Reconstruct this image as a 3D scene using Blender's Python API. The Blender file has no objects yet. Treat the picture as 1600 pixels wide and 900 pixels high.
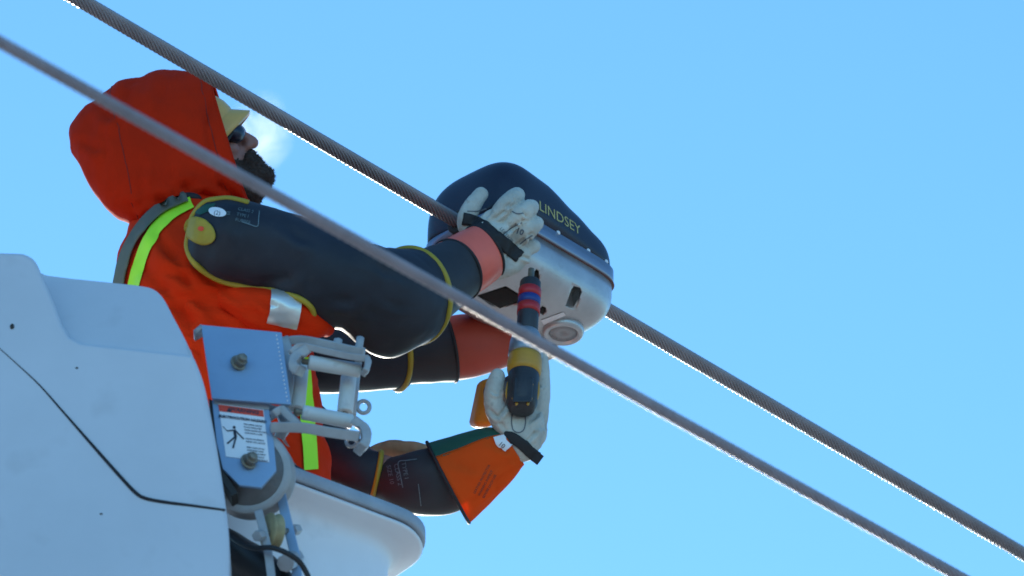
import bpy, bmesh, math, random
from mathutils import Vector, Matrix, noise
from mathutils.bvhtree import BVHTree
random.seed(7)
C = bpy.context.scene.collection
rad = math.radians

# ------------------------------------------------------------------ camera
TH = rad(32.0); DIST = 14.0; FPX = 11200.0; SC = 800.0     # SC: photo pixels per metre at the worker
CAM = Vector((0, 0, 1.6))
FW = Vector((0, math.cos(TH), math.sin(TH))); UP = Vector((0, -math.sin(TH), math.cos(TH))); RT = Vector((1, 0, 0))
Y0 = DIST*math.cos(TH)
cam = bpy.data.cameras.new('camera'); camo = bpy.data.objects.new('camera', cam); C.objects.link(camo)
camo.location = CAM; camo.rotation_euler = (math.pi/2+TH, 0, 0)
cam.sensor_width = 36; cam.lens = 252; cam.clip_start = 0.5; cam.clip_end = 20000
cam.dof.use_dof = True; cam.dof.focus_distance = 14.05; cam.dof.aperture_fstop = 5.0
sc = bpy.context.scene; sc.camera = camo

# ------------------------------------------------------------------ sky and sun
SUN_EL = rad(15); SUN_AZ = rad(-5)
w = bpy.data.worlds.new('World'); sc.world = w; w.use_nodes = True
nt = w.node_tree; bg = nt.nodes['Background']
sky = nt.nodes.new('ShaderNodeTexSky'); sky.sky_type = 'NISHITA'; sky.sun_disc = False
sky.sun_elevation = SUN_EL; sky.sun_rotation = SUN_AZ; sky.altitude = 1500; sky.air_density = 1.0; sky.dust_density = 0.25; sky.ozone_density = 2.0
tint = nt.nodes.new('ShaderNodeMix'); tint.data_type = 'RGBA'; tint.blend_type = 'MULTIPLY'; tint.inputs[0].default_value = 1
tint.inputs[7].default_value = (0.47, 0.82, 0.98, 1)
nt.links.new(sky.outputs[0], tint.inputs[6]); nt.links.new(tint.outputs[2], bg.inputs[0]); bg.inputs[1].default_value = 0.15
sl = bpy.data.lights.new('sun', 'SUN'); sl.energy = 3.2; sl.angle = rad(0.5); sl.color = (1.0, 0.93, 0.82)
so = bpy.data.objects.new('sun', sl); C.objects.link(so)
SDIR = Vector((math.sin(SUN_AZ)*math.cos(SUN_EL), math.cos(SUN_AZ)*math.cos(SUN_EL), math.sin(SUN_EL)))
so.rotation_euler = SDIR.to_track_quat('Z', 'Y').to_euler()
vs = sc.view_settings; vs.view_transform = 'Standard'; vs.look = 'None'; vs.gamma = 1; vs.exposure = 1.08; vs.use_curve_mapping = False
sc.cycles.use_denoising = True; sc.cycles.max_bounces = 8; sc.cycles.filter_width = 1.7
sc.cycles.volume_bounces = 2

# ------------------------------------------------------------------ helpers
def ray(px, py): return FW + RT*((px-800)/FPX) + UP*((450-py)/FPX)
def P(px, py, dy=0.0):                 # point on the upright plane dy metres behind the worker's
    r = ray(px, py); return CAM + r*((Y0+dy)/r.y)
def Q(px, py, d=0.0): return CAM + ray(px, py)*(DIST+d)
def Pz(px, py, z):
    r = ray(px, py); return CAM + r*((z-CAM.z)/r.z)

class MB:
    def __init__(s): s.v = []; s.f = []
    def add(s, vs_, fs):
        o = len(s.v); s.v += [Vector(v) for v in vs_]; s.f += [tuple(i+o for i in f) for f in fs]; return s
def smoothstep(x): x = max(0, min(1, x)); return x*x*(3-2*x)
def cr(p0, p1, p2, p3, t):
    return 0.5*((2*p1)+(p2-p0)*t+(2*p0-5*p1+4*p2-p3)*t*t+(3*p1-p0-3*p2+p3)*t*t*t)
def interp(rows, sub):
    """Catmull-Rom through rows of equal tuples of vectors / floats"""
    if sub <= 1: return rows
    out = []
    for i in range(len(rows)-1):
        a = rows[max(i-1, 0)]; b = rows[i]; c = rows[i+1]; d = rows[min(i+2, len(rows)-1)]
        for k in range(sub): out.append(tuple(cr(x, y, z, q, k/sub) for x, y, z, q in zip(a, b, c, d)))
    out.append(rows[-1]); return out
def ringsurf(mb, fr, n=36, e=2.0, cap0=True, cap1=True, a0=0, a1=2*math.pi):
    """fr: (centre, u, v) frames"""
    full = abs(a1-a0-2*math.pi) < 1e-6; m = n if full else n+1
    vs_ = []; fs = []
    for c, u, v in fr:
        for k in range(m):
            a = a0+(a1-a0)*k/n; x = math.cos(a); y = math.sin(a)
            x = math.copysign(abs(x)**(2/e), x); y = math.copysign(abs(y)**(2/e), y)
            vs_.append(c+u*x+v*y)
    for i in range(len(fr)-1):
        for k in range(n if full else n):
            k2 = (k+1) % m
            fs.append((i*m+k, i*m+k2, (i+1)*m+k2, (i+1)*m+k))
    if full and cap0: vs_.append(fr[0][0]); ci = len(vs_)-1; fs += [(ci, (k+1) % m, k) for k in range(m)]
    if full and cap1:
        vs_.append(fr[-1][0]); ci = len(vs_)-1; b = (len(fr)-1)*m; fs += [(ci, b+k, b+(k+1) % m) for k in range(m)]
    return mb.add(vs_, fs)
def dome(fr, h0=0, h1=0, steps=4):
    """rounded ends: h = height of the dome in metres"""
    out = list(fr)
    if h0:
        c, u, v = fr[0]; t = (fr[0][0]-fr[1][0]).normalized()
        out = [(c+t*h0*math.sin(a), u*max(math.cos(a), .02), v*max(math.cos(a), .02)) for a in [math.pi/2*k/steps for k in range(steps, 0, -1)]]+out
    if h1:
        c, u, v = fr[-1]; t = (fr[-1][0]-fr[-2][0]).normalized()
        out += [(c+t*h1*math.sin(a), u*max(math.cos(a), .02), v*max(math.cos(a), .02)) for a in [math.pi/2*k/steps for k in range(1, steps+1)]]
    return out
def frames(secs, sub=5):
    """secs: (point, ra px across the picture, rb px in depth)"""
    rows = interp([(s[0], float(s[1]), float(s[2])) for s in secs], sub); fr = []
    for i, (c, a, b) in enumerate(rows):
        t = (rows[min(i+1, len(rows)-1)][0]-rows[max(i-1, 0)][0]).normalized()
        u = FW.cross(t)
        u = u.normalized() if u.length > .05 else RT
        v = t.cross(u).normalized()
        fr.append((c, u*(a/SC), v*(b/SC)))
    return fr
def loft(mb, secs, n=36, sub=5, e=2.0, h0=0, h1=0, cap0=True, cap1=True):
    fr = dome(frames(secs, sub), h0, h1); ringsurf(mb, fr, n, e, cap0, cap1); return fr
def limb(mb, pts, n=14, sub=4, flat=1.0):
    """pts: (point, r px); round ends"""
    r0 = pts[0][1]/SC; r1 = pts[-1][1]/SC
    return loft(mb, [(p, r, r*flat) for p, r in pts], n, sub, 2, r0, r1)
def tube(mb, pts, r, n=10, closed=False, sub=1):
    """pts: 3D points, r metres, parallel-transport frame"""
    pts = [Vector(p) for p in pts]
    if sub > 1:
        if closed:
            q = []; L = len(pts)
            for i in range(L):
                for k in range(sub): q.append(cr(pts[i-1], pts[i], pts[(i+1) % L], pts[(i+2) % L], k/sub))
            pts = q
        else: pts = [x[0] for x in interp([(p,) for p in pts], sub)]
    N = len(pts); vs_ = []; fs = []; u = None
    for i, p in enumerate(pts):
        t = ((pts[(i+1) % N]-pts[i-1]) if closed else (pts[min(i+1, N-1)]-pts[max(i-1, 0)])).normalized()
        if u is None: u = t.orthogonal().normalized()
        u = (u-t*u.dot(t)).normalized(); v = t.cross(u)
        rr = r[i] if isinstance(r, (list, tuple)) else r
        for k in range(n): a = 2*math.pi*k/n; vs_.append(p+(u*math.cos(a)+v*math.sin(a))*rr)
    for i in range(N if closed else N-1):
        j = (i+1) % N
        for k in range(n): fs.append((i*n+k, i*n+(k+1) % n, j*n+(k+1) % n, j*n+k))
    if not closed: fs.append(tuple(range(n))[::-1]); fs.append(tuple((N-1)*n+k for k in range(n)))
    return mb.add(vs_, fs)
def cyl(mb, a, b, r, r2=None, n=28, bev=0.0):
    a = Vector(a); b = Vector(b); t = (b-a).normalized(); u = t.orthogonal().normalized(); v = t.cross(u); r2 = r if r2 is None else r2
    if bev: fr = [(a, r-bev), (a+t*bev*.3, r-bev*.3), (a+t*bev, r), (b-t*bev, r2), (b-t*bev*.3, r2-bev*.3), (b, r2-bev)]
    else: fr = [(a, r), (b, r2)]
    return ringsurf(mb, [(c, u*q, v*q) for c, q in fr], n)
def lathe(mb, o, ax, prof, n=32):
    ax = Vector(ax).normalized(); u = ax.orthogonal().normalized(); v = ax.cross(u)
    return ringsurf(mb, [(o+ax*h, u*max(r, .0003), v*max(r, .0003)) for h, r in prof], n)
def prism(mb, pts, vec):
    """flat outline pts extruded by vec"""
    n = len(pts); pts = [Vector(p) for p in pts]; vec = Vector(vec)
    return mb.add(pts+[p+vec for p in pts], [tuple(range(n)), tuple(range(2*n-1, n-1, -1))]+[(k, (k+1) % n, n+(k+1) % n, n+k)[::-1] for k in range(n)])
def box(mb, c, x, y, z):
    c, x, y, z = map(Vector, (c, x, y, z)); return prism(mb, [c-x-y-z, c+x-y-z, c+x+y-z, c-x+y-z], z*2)
def ellipsoid(mb, c, x, y, z, n=28, m=16):
    x, y, z = map(Vector, (x, y, z)); c = Vector(c)
    return ringsurf(mb, [(c+z*math.cos(a), x*max(math.sin(a), .01), y*max(math.sin(a), .01)) for a in [math.pi*k/m for k in range(m+1)]], n)
def mesh_of(mb, name='m'):
    me = bpy.data.meshes.new(name); me.from_pydata([tuple(v) for v in mb.v], [], mb.f); me.validate()
    bm = bmesh.new(); bm.from_mesh(me); bmesh.ops.recalc_face_normals(bm, faces=bm.faces)
    if any(len(e.link_faces) == 1 for e in bm.edges) and len(bm.faces) > 400:     # open shell: make the outside the outside
        c = sum((v.co for v in bm.verts), Vector())/len(bm.verts)
        if sum((f.calc_center_median()-c).normalized().dot(f.normal)*f.calc_area() for f in bm.faces) < 0: bmesh.ops.reverse_faces(bm, faces=bm.faces)
    bm.to_mesh(me); bm.free(); return me
def baked(me, mods):
    o = bpy.data.objects.new('tmp', me); C.objects.link(o)
    for ty, kw in mods:
        m = o.modifiers.new('m', ty)
        for k, v in kw.items(): setattr(m, k, v)
    dg = bpy.context.evaluated_depsgraph_get(); r = bpy.data.meshes.new_from_object(o.evaluated_get(dg)); bpy.data.objects.remove(o); return r
def fuse(mb, vox=.003, it=6, fac=.5):
    return baked(mesh_of(mb), [('REMESH', dict(mode='VOXEL', voxel_size=vox)), ('SMOOTH', dict(factor=fac, iterations=it))])
def boolean(me, cutters):
    for cu in cutters:
        co = bpy.data.objects.new('cut', mesh_of(cu)); C.objects.link(co)
        me = baked(me, [('BOOLEAN', dict(operation='DIFFERENCE', solver='EXACT', object=co))]); bpy.data.objects.remove(co)
    return me
def wrinkle(me, amp, f, stretch=(1, 1, 1), seed=0, ridge=False):
    """push the surface in and out by noise, for cloth folds"""
    me.update(); nn = [v.normal.copy() for v in me.vertices]
    for v, nr in zip(me.vertices, nn):
        q = Vector((v.co.x*stretch[0], v.co.y*stretch[1], v.co.z*stretch[2]))*f+Vector((seed, seed*2.3, 0))
        h = noise.noise(q)+.5*noise.noise(q*2.1)
        if ridge: h = .5-abs(h)*1.6
        v.co += nr*(h*amp)
    return me
def to_px(p):
    v = p-CAM; z = v.dot(FW); return 800+FPX*v.dot(RT)/z, 450-FPX*v.dot(UP)/z
def crease(me, lines):
    """sharp valleys with a soft shoulder beside them; lines: (points px, width px, depth m)"""
    lines = [(a, b*.85, c*1.7) for a, b, c in lines]; me.update(); nn = [v.normal.copy() for v in me.vertices]
    for v, nr in zip(me.vertices, nn):
        if nr.dot(FW) > .35: continue
        x, y = to_px(v.co); q = Vector((x, y)); dsp = 0
        for pts, wd, dp in lines:
            L = len(pts)-1
            for i in range(L):
                a = Vector(pts[i]); b = Vector(pts[i+1]); ab = b-a; t = (q-a).dot(ab)/ab.length_squared
                if (t < -.25 and i == 0) or (t > 1.25 and i == L-1): continue
                tc = max(0, min(1, t)); r = q-(a+ab*tc); d = r.length
                if d > wd*5: continue
                sd = 1 if ab.x*r.y-ab.y*r.x > 0 else -1; ft = (i+tc)/L; fade = math.sin(math.pi*min(max(ft*.9+.05, 0), 1))**.6
                dsp += (-dp*math.exp(-(d/wd)**2)+dp*.8*math.exp(-((d*sd-wd*2.2)/(wd*1.5))**2))*fade/ (1.0)
                break
        v.co += nr*max(-.02, min(.02, dsp))
    return me
def bvh_of(me, mirror=None): return BVHTree.FromPolygons([v.co.copy() for v in me.vertices], [tuple(p.vertices) for p in me.polygons])

class Thing:
    def __init__(s, name, label, cat, loc, group=None, kind=None):
        s.o = bpy.data.objects.new(name, None); C.objects.link(s.o); s.o.location = loc; s.loc = Vector(loc); s.o.empty_display_size = .05
        s.o['label'] = label; s.o['category'] = cat
        if group: s.o['group'] = group
        if kind: s.o['kind'] = kind
def obj(name, me, mat, th=None, parent=None, smooth=True, bev=0, seg=3, label=None, solid=0, subd=0, offset=-1):
    if isinstance(me, MB): me = mesh_of(me)
    me = me.copy(); me.name = name
    if th: me.transform(Matrix.Translation(-th.loc))
    me.materials.clear(); me.materials.append(mat)
    o = bpy.data.objects.new(name, me); C.objects.link(o)
    if parent: o.parent = parent
    elif th: o.parent = th.o
    for p in me.polygons: p.use_smooth = smooth
    if solid: m = o.modifiers.new('thick', 'SOLIDIFY'); m.thickness = solid; m.offset = offset
    if bev:
        m = o.modifiers.new('bev', 'BEVEL'); m.width = bev; m.segments = seg; m.limit_method = 'ANGLE'; m.angle_limit = rad(35); m.harden_normals = False
    if subd: m = o.modifiers.new('sub', 'SUBSURF'); m.levels = subd; m.render_levels = subd
    if smooth and not subd:
        try: me.shade_smooth()
        except Exception: pass
    if bev or not smooth:
        for p in me.polygons: p.use_smooth = bool(bev)
        if bev:
            m = o.modifiers.new('wn', 'WEIGHTED_NORMAL'); m.keep_sharp = True
    if label: o['label'] = label
    return o
def top(o, label, cat=None, group=None, kind=None):
    o['label'] = label
    if cat: o['category'] = cat
    if group: o['group'] = group
    if kind: o['kind'] = kind
    return o

def drape(outline, bvh, off=.0012, step=7.0, depth=None):
    """a patch cut to the outline (photo px) and laid on a surface"""
    bm = bmesh.new()
    vv = [bm.verts.new((x, y, 0)) for x, y in outline]; bm.faces.new(vv)
    bmesh.ops.triangulate(bm, faces=bm.faces)
    for _ in range(6):
        long_ = [e for e in bm.edges if e.calc_length() > step]
        if not long_: break
        bmesh.ops.subdivide_edges(bm, edges=long_, cuts=1); bmesh.ops.triangulate(bm, faces=bm.faces)
    bm.verts.ensure_lookup_table(); pts = []; miss = []; last = depth or 14.0
    for i, v in enumerate(bm.verts):
        d = ray(v.co.x, v.co.y).normalized(); hit = bvh.ray_cast(CAM, d)
        if hit[0] is None:
            miss.append(i); pts.append(None)
        else:
            nn = hit[1] if hit[1].dot(d) < 0 else -hit[1]
            pts.append(hit[0]+nn*off)
    for i in miss:
        v = bm.verts[i].co; j = min((k for k in range(len(pts)) if k not in miss and pts[k] is not None), key=lambda k: (bm.verts[k].co-v).length)
        d = (pts[j]-CAM).length; pts[i] = CAM+ray(v.x, v.y).normalized()*d
    mb = MB(); mb.add(pts, [tuple(x.index for x in f.verts) for f in bm.faces]); bm.free()
    return mb
def ribbon(path, width):
    """outline of a band following path (photo px)"""
    L = []; R = []
    pts = [x[0] for x in interp([(Vector((x, y)),) for x, y in path], 5)]
    for i, p in enumerate(pts):
        t = (pts[min(i+1, len(pts)-1)]-pts[max(i-1, 0)]).normalized(); nrm = Vector((-t.y, t.x))
        ww = width if not callable(width) else width(i/(len(pts)-1))
        L.append(tuple(p+nrm*ww/2)); R.append(tuple(p-nrm*ww/2))
    return L+R[::-1]
def band(path, width, bvh, off=.0015, across=4):
    """regular strip laid on a surface"""
    pts = [x[0] for x in interp([(Vector((x, y)),) for x, y in path], 6)]; rows = []; dl = None
    for i, p in enumerate(pts):
        t = (pts[min(i+1, len(pts)-1)]-pts[max(i-1, 0)]).normalized(); nrm = Vector((-t.y, t.x)); row = []
        ww = width if not callable(width) else width(i/(len(pts)-1))
        for k in range(across+1):
            q = p+nrm*ww*(k/across-.5); d = ray(q.x, q.y).normalized(); hit = bvh.ray_cast(CAM, d)
            if hit[0] is not None:
                nn = hit[1] if hit[1].dot(d) < 0 else -hit[1]; pt = hit[0]+nn*off; dl = (pt-CAM).length
            else: pt = None
            row.append((q, pt))
        rows.append(row)
    V = []
    for row in rows:
        for q, pt in row:
            if pt is None: pt = CAM+ray(q.x, q.y).normalized()*(dl or 14)
            V.append(pt)
    m = across+1
    return MB().add(V, [(i*m+k, i*m+k+1, (i+1)*m+k+1, (i+1)*m+k) for i in range(len(rows)-1) for k in range(across)])
def snap(px, py, bvh, off=0.0, fallback=14.0):
    d = ray(px, py).normalized(); hit = bvh.ray_cast(CAM, d)
    if hit[0] is None:
        nr = bvh.find_nearest(CAM+d*fallback); return nr[0]
    nn = hit[1] if hit[1].dot(d) < 0 else -hit[1]
    return hit[0]+nn*off
def text_mesh(s, origin, right, up, size, bvh=None, off=.0008, depth=.0006, center=True, bold=0.0, stencil=False):
    cu = bpy.data.curves.new('t', 'FONT'); cu.body = s; cu.size = size; cu.extrude = 0; cu.offset = bold
    cu.align_x = 'CENTER' if center else 'LEFT'; cu.align_y = 'CENTER'; cu.resolution_u = 3
    o = bpy.data.objects.new('t', cu); C.objects.link(o); dg = bpy.context.evaluated_depsgraph_get()
    me = bpy.data.meshes.new_from_object(o.evaluated_get(dg)); bpy.data.objects.remove(o)
    right = right.normalized(); up = (up-right*up.dot(right)).normalized(); nrm = right.cross(up)
    for v in me.vertices:
        p = origin+right*v.co.x+up*v.co.y
        if bvh:
            hit = bvh.ray_cast(p+nrm*.08, -nrm, .2)
            p = hit[0]+nrm*off if hit[0] is not None else p+nrm*off
        else: p = p+nrm*off
        v.co = p
    return me
def join_me(ms):
    mb = MB()
    for me in ms: mb.add([v.co.copy() for v in me.vertices], [tuple(p.vertices) for p in me.polygons])
    return mb

# ------------------------------------------------------------------ materials
def pm(name, col, rough=.6, metal=0.0, var=.12, vs_=8.0, bump=.1, bs=60.0, col2=None, stain=0.0, spec=.5, sheen=0, coat=0, bdist=.002, stretch=None, detail=5, trans=0):
    m = bpy.data.materials.new(name); m.use_nodes = True; t = m.node_tree; b = t.nodes['Principled BSDF']
    b.inputs['Roughness'].default_value = rough; b.inputs['Metallic'].default_value = metal; b.inputs['Specular IOR Level'].default_value = spec
    if sheen: b.inputs['Sheen Weight'].default_value = sheen
    if coat: b.inputs['Coat Weight'].default_value = coat; b.inputs['Coat Roughness'].default_value = .15
    tc = t.nodes.new('ShaderNodeTexCoord'); src = tc.outputs['Object']
    if stretch:
        mp = t.nodes.new('ShaderNodeMapping'); mp.inputs['Scale'].default_value = stretch; t.links.new(src, mp.inputs[0]); src = mp.outputs[0]
    n1 = t.nodes.new('ShaderNodeTexNoise'); n1.inputs['Scale'].default_value = vs_; n1.inputs['Detail'].default_value = detail; n1.inputs['Roughness'].default_value = .6
    t.links.new(src, n1.inputs[0])
    r = t.nodes.new('ShaderNodeValToRGB'); r.color_ramp.elements[0].position = .3; r.color_ramp.elements[1].position = .7
    c2 = col2 or tuple(c*(1-var) for c in col); c1 = col if col2 else tuple(min(1, c*(1+var)) for c in col)
    r.color_ramp.elements[0].color = (*c2, 1); r.color_ramp.elements[1].color = (*c1, 1)
    t.links.new(n1.outputs[0], r.inputs[0]); out = r.outputs[0]
    if stain:
        n3 = t.nodes.new('ShaderNodeTexNoise'); n3.inputs['Scale'].default_value = vs_*4; n3.inputs['Detail'].default_value = 8; t.links.new(src, n3.inputs[0])
        r3 = t.nodes.new('ShaderNodeValToRGB'); r3.color_ramp.elements[0].position = .60; r3.color_ramp.elements[1].position = .74
        r3.color_ramp.elements[0].color = (0, 0, 0, 1); r3.color_ramp.elements[1].color = (stain, stain, stain, 1); t.links.new(n3.outputs[0], r3.inputs[0])
        mx = t.nodes.new('ShaderNodeMix'); mx.data_type = 'RGBA'; t.links.new(r3.outputs[0], mx.inputs[0]); t.links.new(out, mx.inputs[6])
        mx.inputs[7].default_value = (.07, .06, .05, 1); out = mx.outputs[2]
    t.links.new(out, b.inputs['Base Color'])
    mr = t.nodes.new('ShaderNodeMapRange'); mr.inputs[3].default_value = max(.03, rough-.1); mr.inputs[4].default_value = min(1, rough+.1); t.links.new(n1.outputs[0], mr.inputs[0]); t.links.new(mr.outputs[0], b.inputs['Roughness'])
    if bump:
        n2 = t.nodes.new('ShaderNodeTexNoise'); n2.inputs['Scale'].default_value = bs; n2.inputs['Detail'].default_value = 4; t.links.new(src, n2.inputs[0])
        bp = t.nodes.new('ShaderNodeBump'); bp.inputs['Strength'].default_value = bump; bp.inputs['Distance'].default_value = bdist
        t.links.new(n2.outputs[0], bp.inputs['Height']); t.links.new(bp.outputs[0], b.inputs['Normal'])
    if trans:
        tr = t.nodes.new('ShaderNodeBsdfTranslucent'); t.links.new(out, tr.inputs[0]); ms = t.nodes.new('ShaderNodeMixShader'); ms.inputs[0].default_value = trans
        t.links.new(b.outputs[0], ms.inputs[1]); t.links.new(tr.outputs[0], ms.inputs[2]); t.links.new(ms.outputs[0], t.nodes['Material Output'].inputs[0])
    return m
M = dict(
    orange=pm('orange_cloth', (.70, .030, .003), .9, var=.12, vs_=6, bump=.35, bs=240, spec=.12, bdist=.0015),
    hood=pm('hood_cloth', (.54, .020, .003), .92, var=.14, vs_=5, bump=.4, bs=260, spec=.1, bdist=.0015),
    lime=pm('lime_tape', (.50, .95, .03), .6, var=.06, bump=.15, bs=200),
    silver=pm('silver_tape', (.62, .60, .56), .32, metal=.55, var=.1, bump=.1, bs=80),
    strap=pm('harness_web', (.13, .13, .10), .8, var=.2, bump=.4, bs=300, bdist=.001),
    black=pm('black_web', (.014, .012, .014), .7, var=.3, bump=.4, bs=300, bdist=.001),
    rubber=pm('black_rubber', (.018, .021, .031), .6, var=.35, vs_=7, bump=.4, bs=24, stain=.10, spec=.35, bdist=.002),
    rubber2=pm('glove_rubber', (.022, .022, .027), .62, var=.25, vs_=9, bump=.2, bs=30, bdist=.002),
    yellow=pm('yellow_rubber', (.36, .26, .018), .55, var=.15, vs_=20, bump=.2, bs=120),
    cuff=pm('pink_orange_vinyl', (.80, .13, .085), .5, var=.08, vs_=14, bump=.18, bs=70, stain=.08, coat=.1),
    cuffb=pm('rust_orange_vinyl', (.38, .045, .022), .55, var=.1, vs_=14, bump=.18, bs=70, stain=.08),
    cuffo=pm('bright_orange_vinyl', (1.0, .13, .02), .8, var=.04, vs_=12, bump=.15, bs=60, trans=.4, spec=.05),
    green=pm('dark_green_rubber', (.008, .07, .045), .55, var=.12, bump=.15, bs=60),
    teal=pm('teal_rubber', (.01, .20, .17), .5, var=.1),
    leather=pm('pale_leather', (.50, .49, .44), .85, var=.26, vs_=16, bump=.9, bs=90, stain=.35, spec=.2, bdist=.002),
    tan=pm('tan_leather', (.42, .26, .16), .8, var=.2, vs_=20, bump=.4, bs=90),
    skin=pm('skin', (.32, .14, .11), .55, var=.12, vs_=30, bump=.2, bs=160, bdist=.001),
    beard=pm('beard_hair', (.05, .027, .02), .9, var=.4, vs_=120, bump=.9, bs=260, bdist=.004),
    lens=pm('dark_lens', (.01, .015, .035), .35, var=.1, bump=0),
    hat=pm('yellow_plastic', (.64, .36, .10), .38, var=.08, bump=.05, bs=20, stain=.15),
    trouser=pm('dark_trousers', (.03, .035, .05), .85, var=.2, bump=.3, bs=200),
    fibre=pm('pale_blue_fibreglass', (.56, .58, .63), .42, var=.07, vs_=2.5, bump=.08, bs=16, stain=.12, coat=.15, detail=8),
    bucket=pm('cream_fibreglass', (.78, .80, .84), .5, var=.06, vs_=3.0, bump=.1, bs=40, stain=.14, detail=8),
    rim=pm('grey_rim', (.34, .38, .43), .6, var=.14, vs_=16, bump=.3, bs=60, stain=.25),
    seam=pm('black_seam', (.012, .010, .014), .7, bump=0),
    gal=pm('galvanised_steel', (.36, .36, .37), .5, metal=.2, var=.16, vs_=24, bump=.2, bs=60, stain=.18),
    galb=pm('painted_blue_grey_steel', (.24, .36, .52), .42, metal=.15, var=.06, vs_=9, bump=.1, bs=70, stain=.10),
    roller=pm('grey_nylon', (.56, .57, .56), .5, var=.08, vs_=14, bump=.1, bs=60, stain=.2),
    bolt=pm('weathered_bolt', (.26, .22, .17), .5, metal=.6, var=.35, vs_=60, bump=.4, bs=160),
    brass=pm('tan_sheave', (.34, .28, .15), .6, var=.25, vs_=40, bump=.2, bs=80, stain=.3),
    label=pm('white_label', (.78, .79, .82), .4, var=.03, bump=0), labelred=pm('red_label', (.72, .055, .018), .4, var=.05, bump=0),
    ink=pm('dark_ink', (.02, .02, .035), .5, bump=0), inkb=pm('grey_ink', (.10, .11, .13), .5, bump=0), inkw=pm('pale_ink', (.12, .17, .19), .5, var=.3, vs_=200, bump=0),
    inko=pm('brown_ink', (.25, .05, .02), .6, bump=0),
    lid=pm('navy_plastic', (.012, .016, .034), .42, var=.15, vs_=12, bump=.22, bs=220, bdist=.0008),
    alu=pm('cast_aluminium', (.50, .50, .51), .38, metal=.65, var=.18, vs_=9, bump=.5, bs=150, stain=.25, bdist=.0008),
    alub=pm('sheet_aluminium', (.30, .33, .40), .38, metal=.7, var=.08, vs_=12, bump=.08, bs=50),
    gold=pm('yellow_lettering', (.46, .39, .14), .5, var=.1, bump=0),
    wirel=pm('bright_conductor', (.31, .29, .33), .5, metal=.4, var=.15, vs_=12, bump=0),
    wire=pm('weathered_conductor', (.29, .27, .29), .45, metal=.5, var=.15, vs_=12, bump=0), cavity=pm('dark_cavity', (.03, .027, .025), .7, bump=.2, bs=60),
    tool_y=pm('yellow_tool_plastic', (.50, .24, .02), .45, var=.12, vs_=30, bump=.2, bs=120, stain=.3),
    tool_b=pm('black_tool_plastic', (.028, .028, .032), .5, var=.25, vs_=30, bump=.3, bs=140, stain=.15),
    tool_g=pm('grey_tool_metal', (.28, .31, .35), .42, metal=.5, var=.15, vs_=20, bump=.1),
    tape_r=pm('red_tape', (.48, .02, .025), .45, var=.08, bump=.1), tape_b=pm('blue_tape', (.018, .045, .22), .45, var=.08, bump=.1),
    hose=pm('black_hose', (.012, .012, .014), .5, var=.2, bump=.1),
    ground=pm('winter_ground', (.46, .41, .34), .9, var=.25, vs_=.02, bump=.0),
)

# ------------------------------------------------------------------ ground
g = MB(); ringsurf(g, [(Vector((0, 0, 0)), Vector((r, 0, 0)), Vector((0, r, 0))) for r in (1, 6000)], 64, cap0=True, cap1=False)
top(obj('ground', g, M['ground'], smooth=False), 'pale snowy winter ground under the power line', kind='structure')

# ------------------------------------------------------------------ conductors
def level_partner(px, py, z):
    return Pz(px, py, z)
def conductor(A, B, R, strands, lay, name, label, ext0, ext1, mat='wire'):
    """stranded cable, finely twisted where the camera sees it"""
    t = (B-A).normalized(); u = t.orthogonal().normalized(); v = t.cross(u); L = (B-A).length
    mb = MB(); n = strands*6; ds = .0025; N = int((L+ext0+ext1)/ds); rows = []; s = -ext0
    ss = [-70, -ext0]+[-ext0+ds*i for i in range(1, N)]+[L+ext1, L+70]
    for s in ss:
        tw = 2*math.pi*s/lay; c = A+t*s
        for k in range(n):
            a = 2*math.pi*k/n; ph = strands*(a-tw)
            r = R*(1-.34*(1-abs(math.cos(ph/2))))
            rows.append(c+(u*math.cos(a)+v*math.sin(a))*r)
    fs = [(i*n+k, i*n+(k+1) % n, (i+1)*n+(k+1) % n, (i+1)*n+k) for i in range(len(ss)-1) for k in range(n)]
    mb.add(rows, fs)
    o = obj(name, mb, M[mat]); return top(o, label, 'power line', 'stranded power lines crossing the sky'), t
SENSOR_DY = .25
w0 = P(830, 414, SENSOR_DY); wb = Pz(1600, 866, w0.z); wa = Pz(125, 0, w0.z)
hi_wire, LD = conductor(wa, wb, .0146, 13, .16, 'power_line', 'thicker sharp stranded power line passing through the clamped sensor', .3, .3)
n0 = P(740, 474, -1.7); nb = Pz(1490, 896, n0.z); na = Pz(0, 66, n0.z)
lo_wire, _ = conductor(na, nb, .0104, 9, .15, 'power_line', 'slightly blurred nearer power line passing in front of the worker', .3, .3, 'wirel')
LD = LD.normalized(); WDIR = Vector((LD.y, -LD.x, 0)); ZV = Vector((0, 0, 1))

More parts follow.
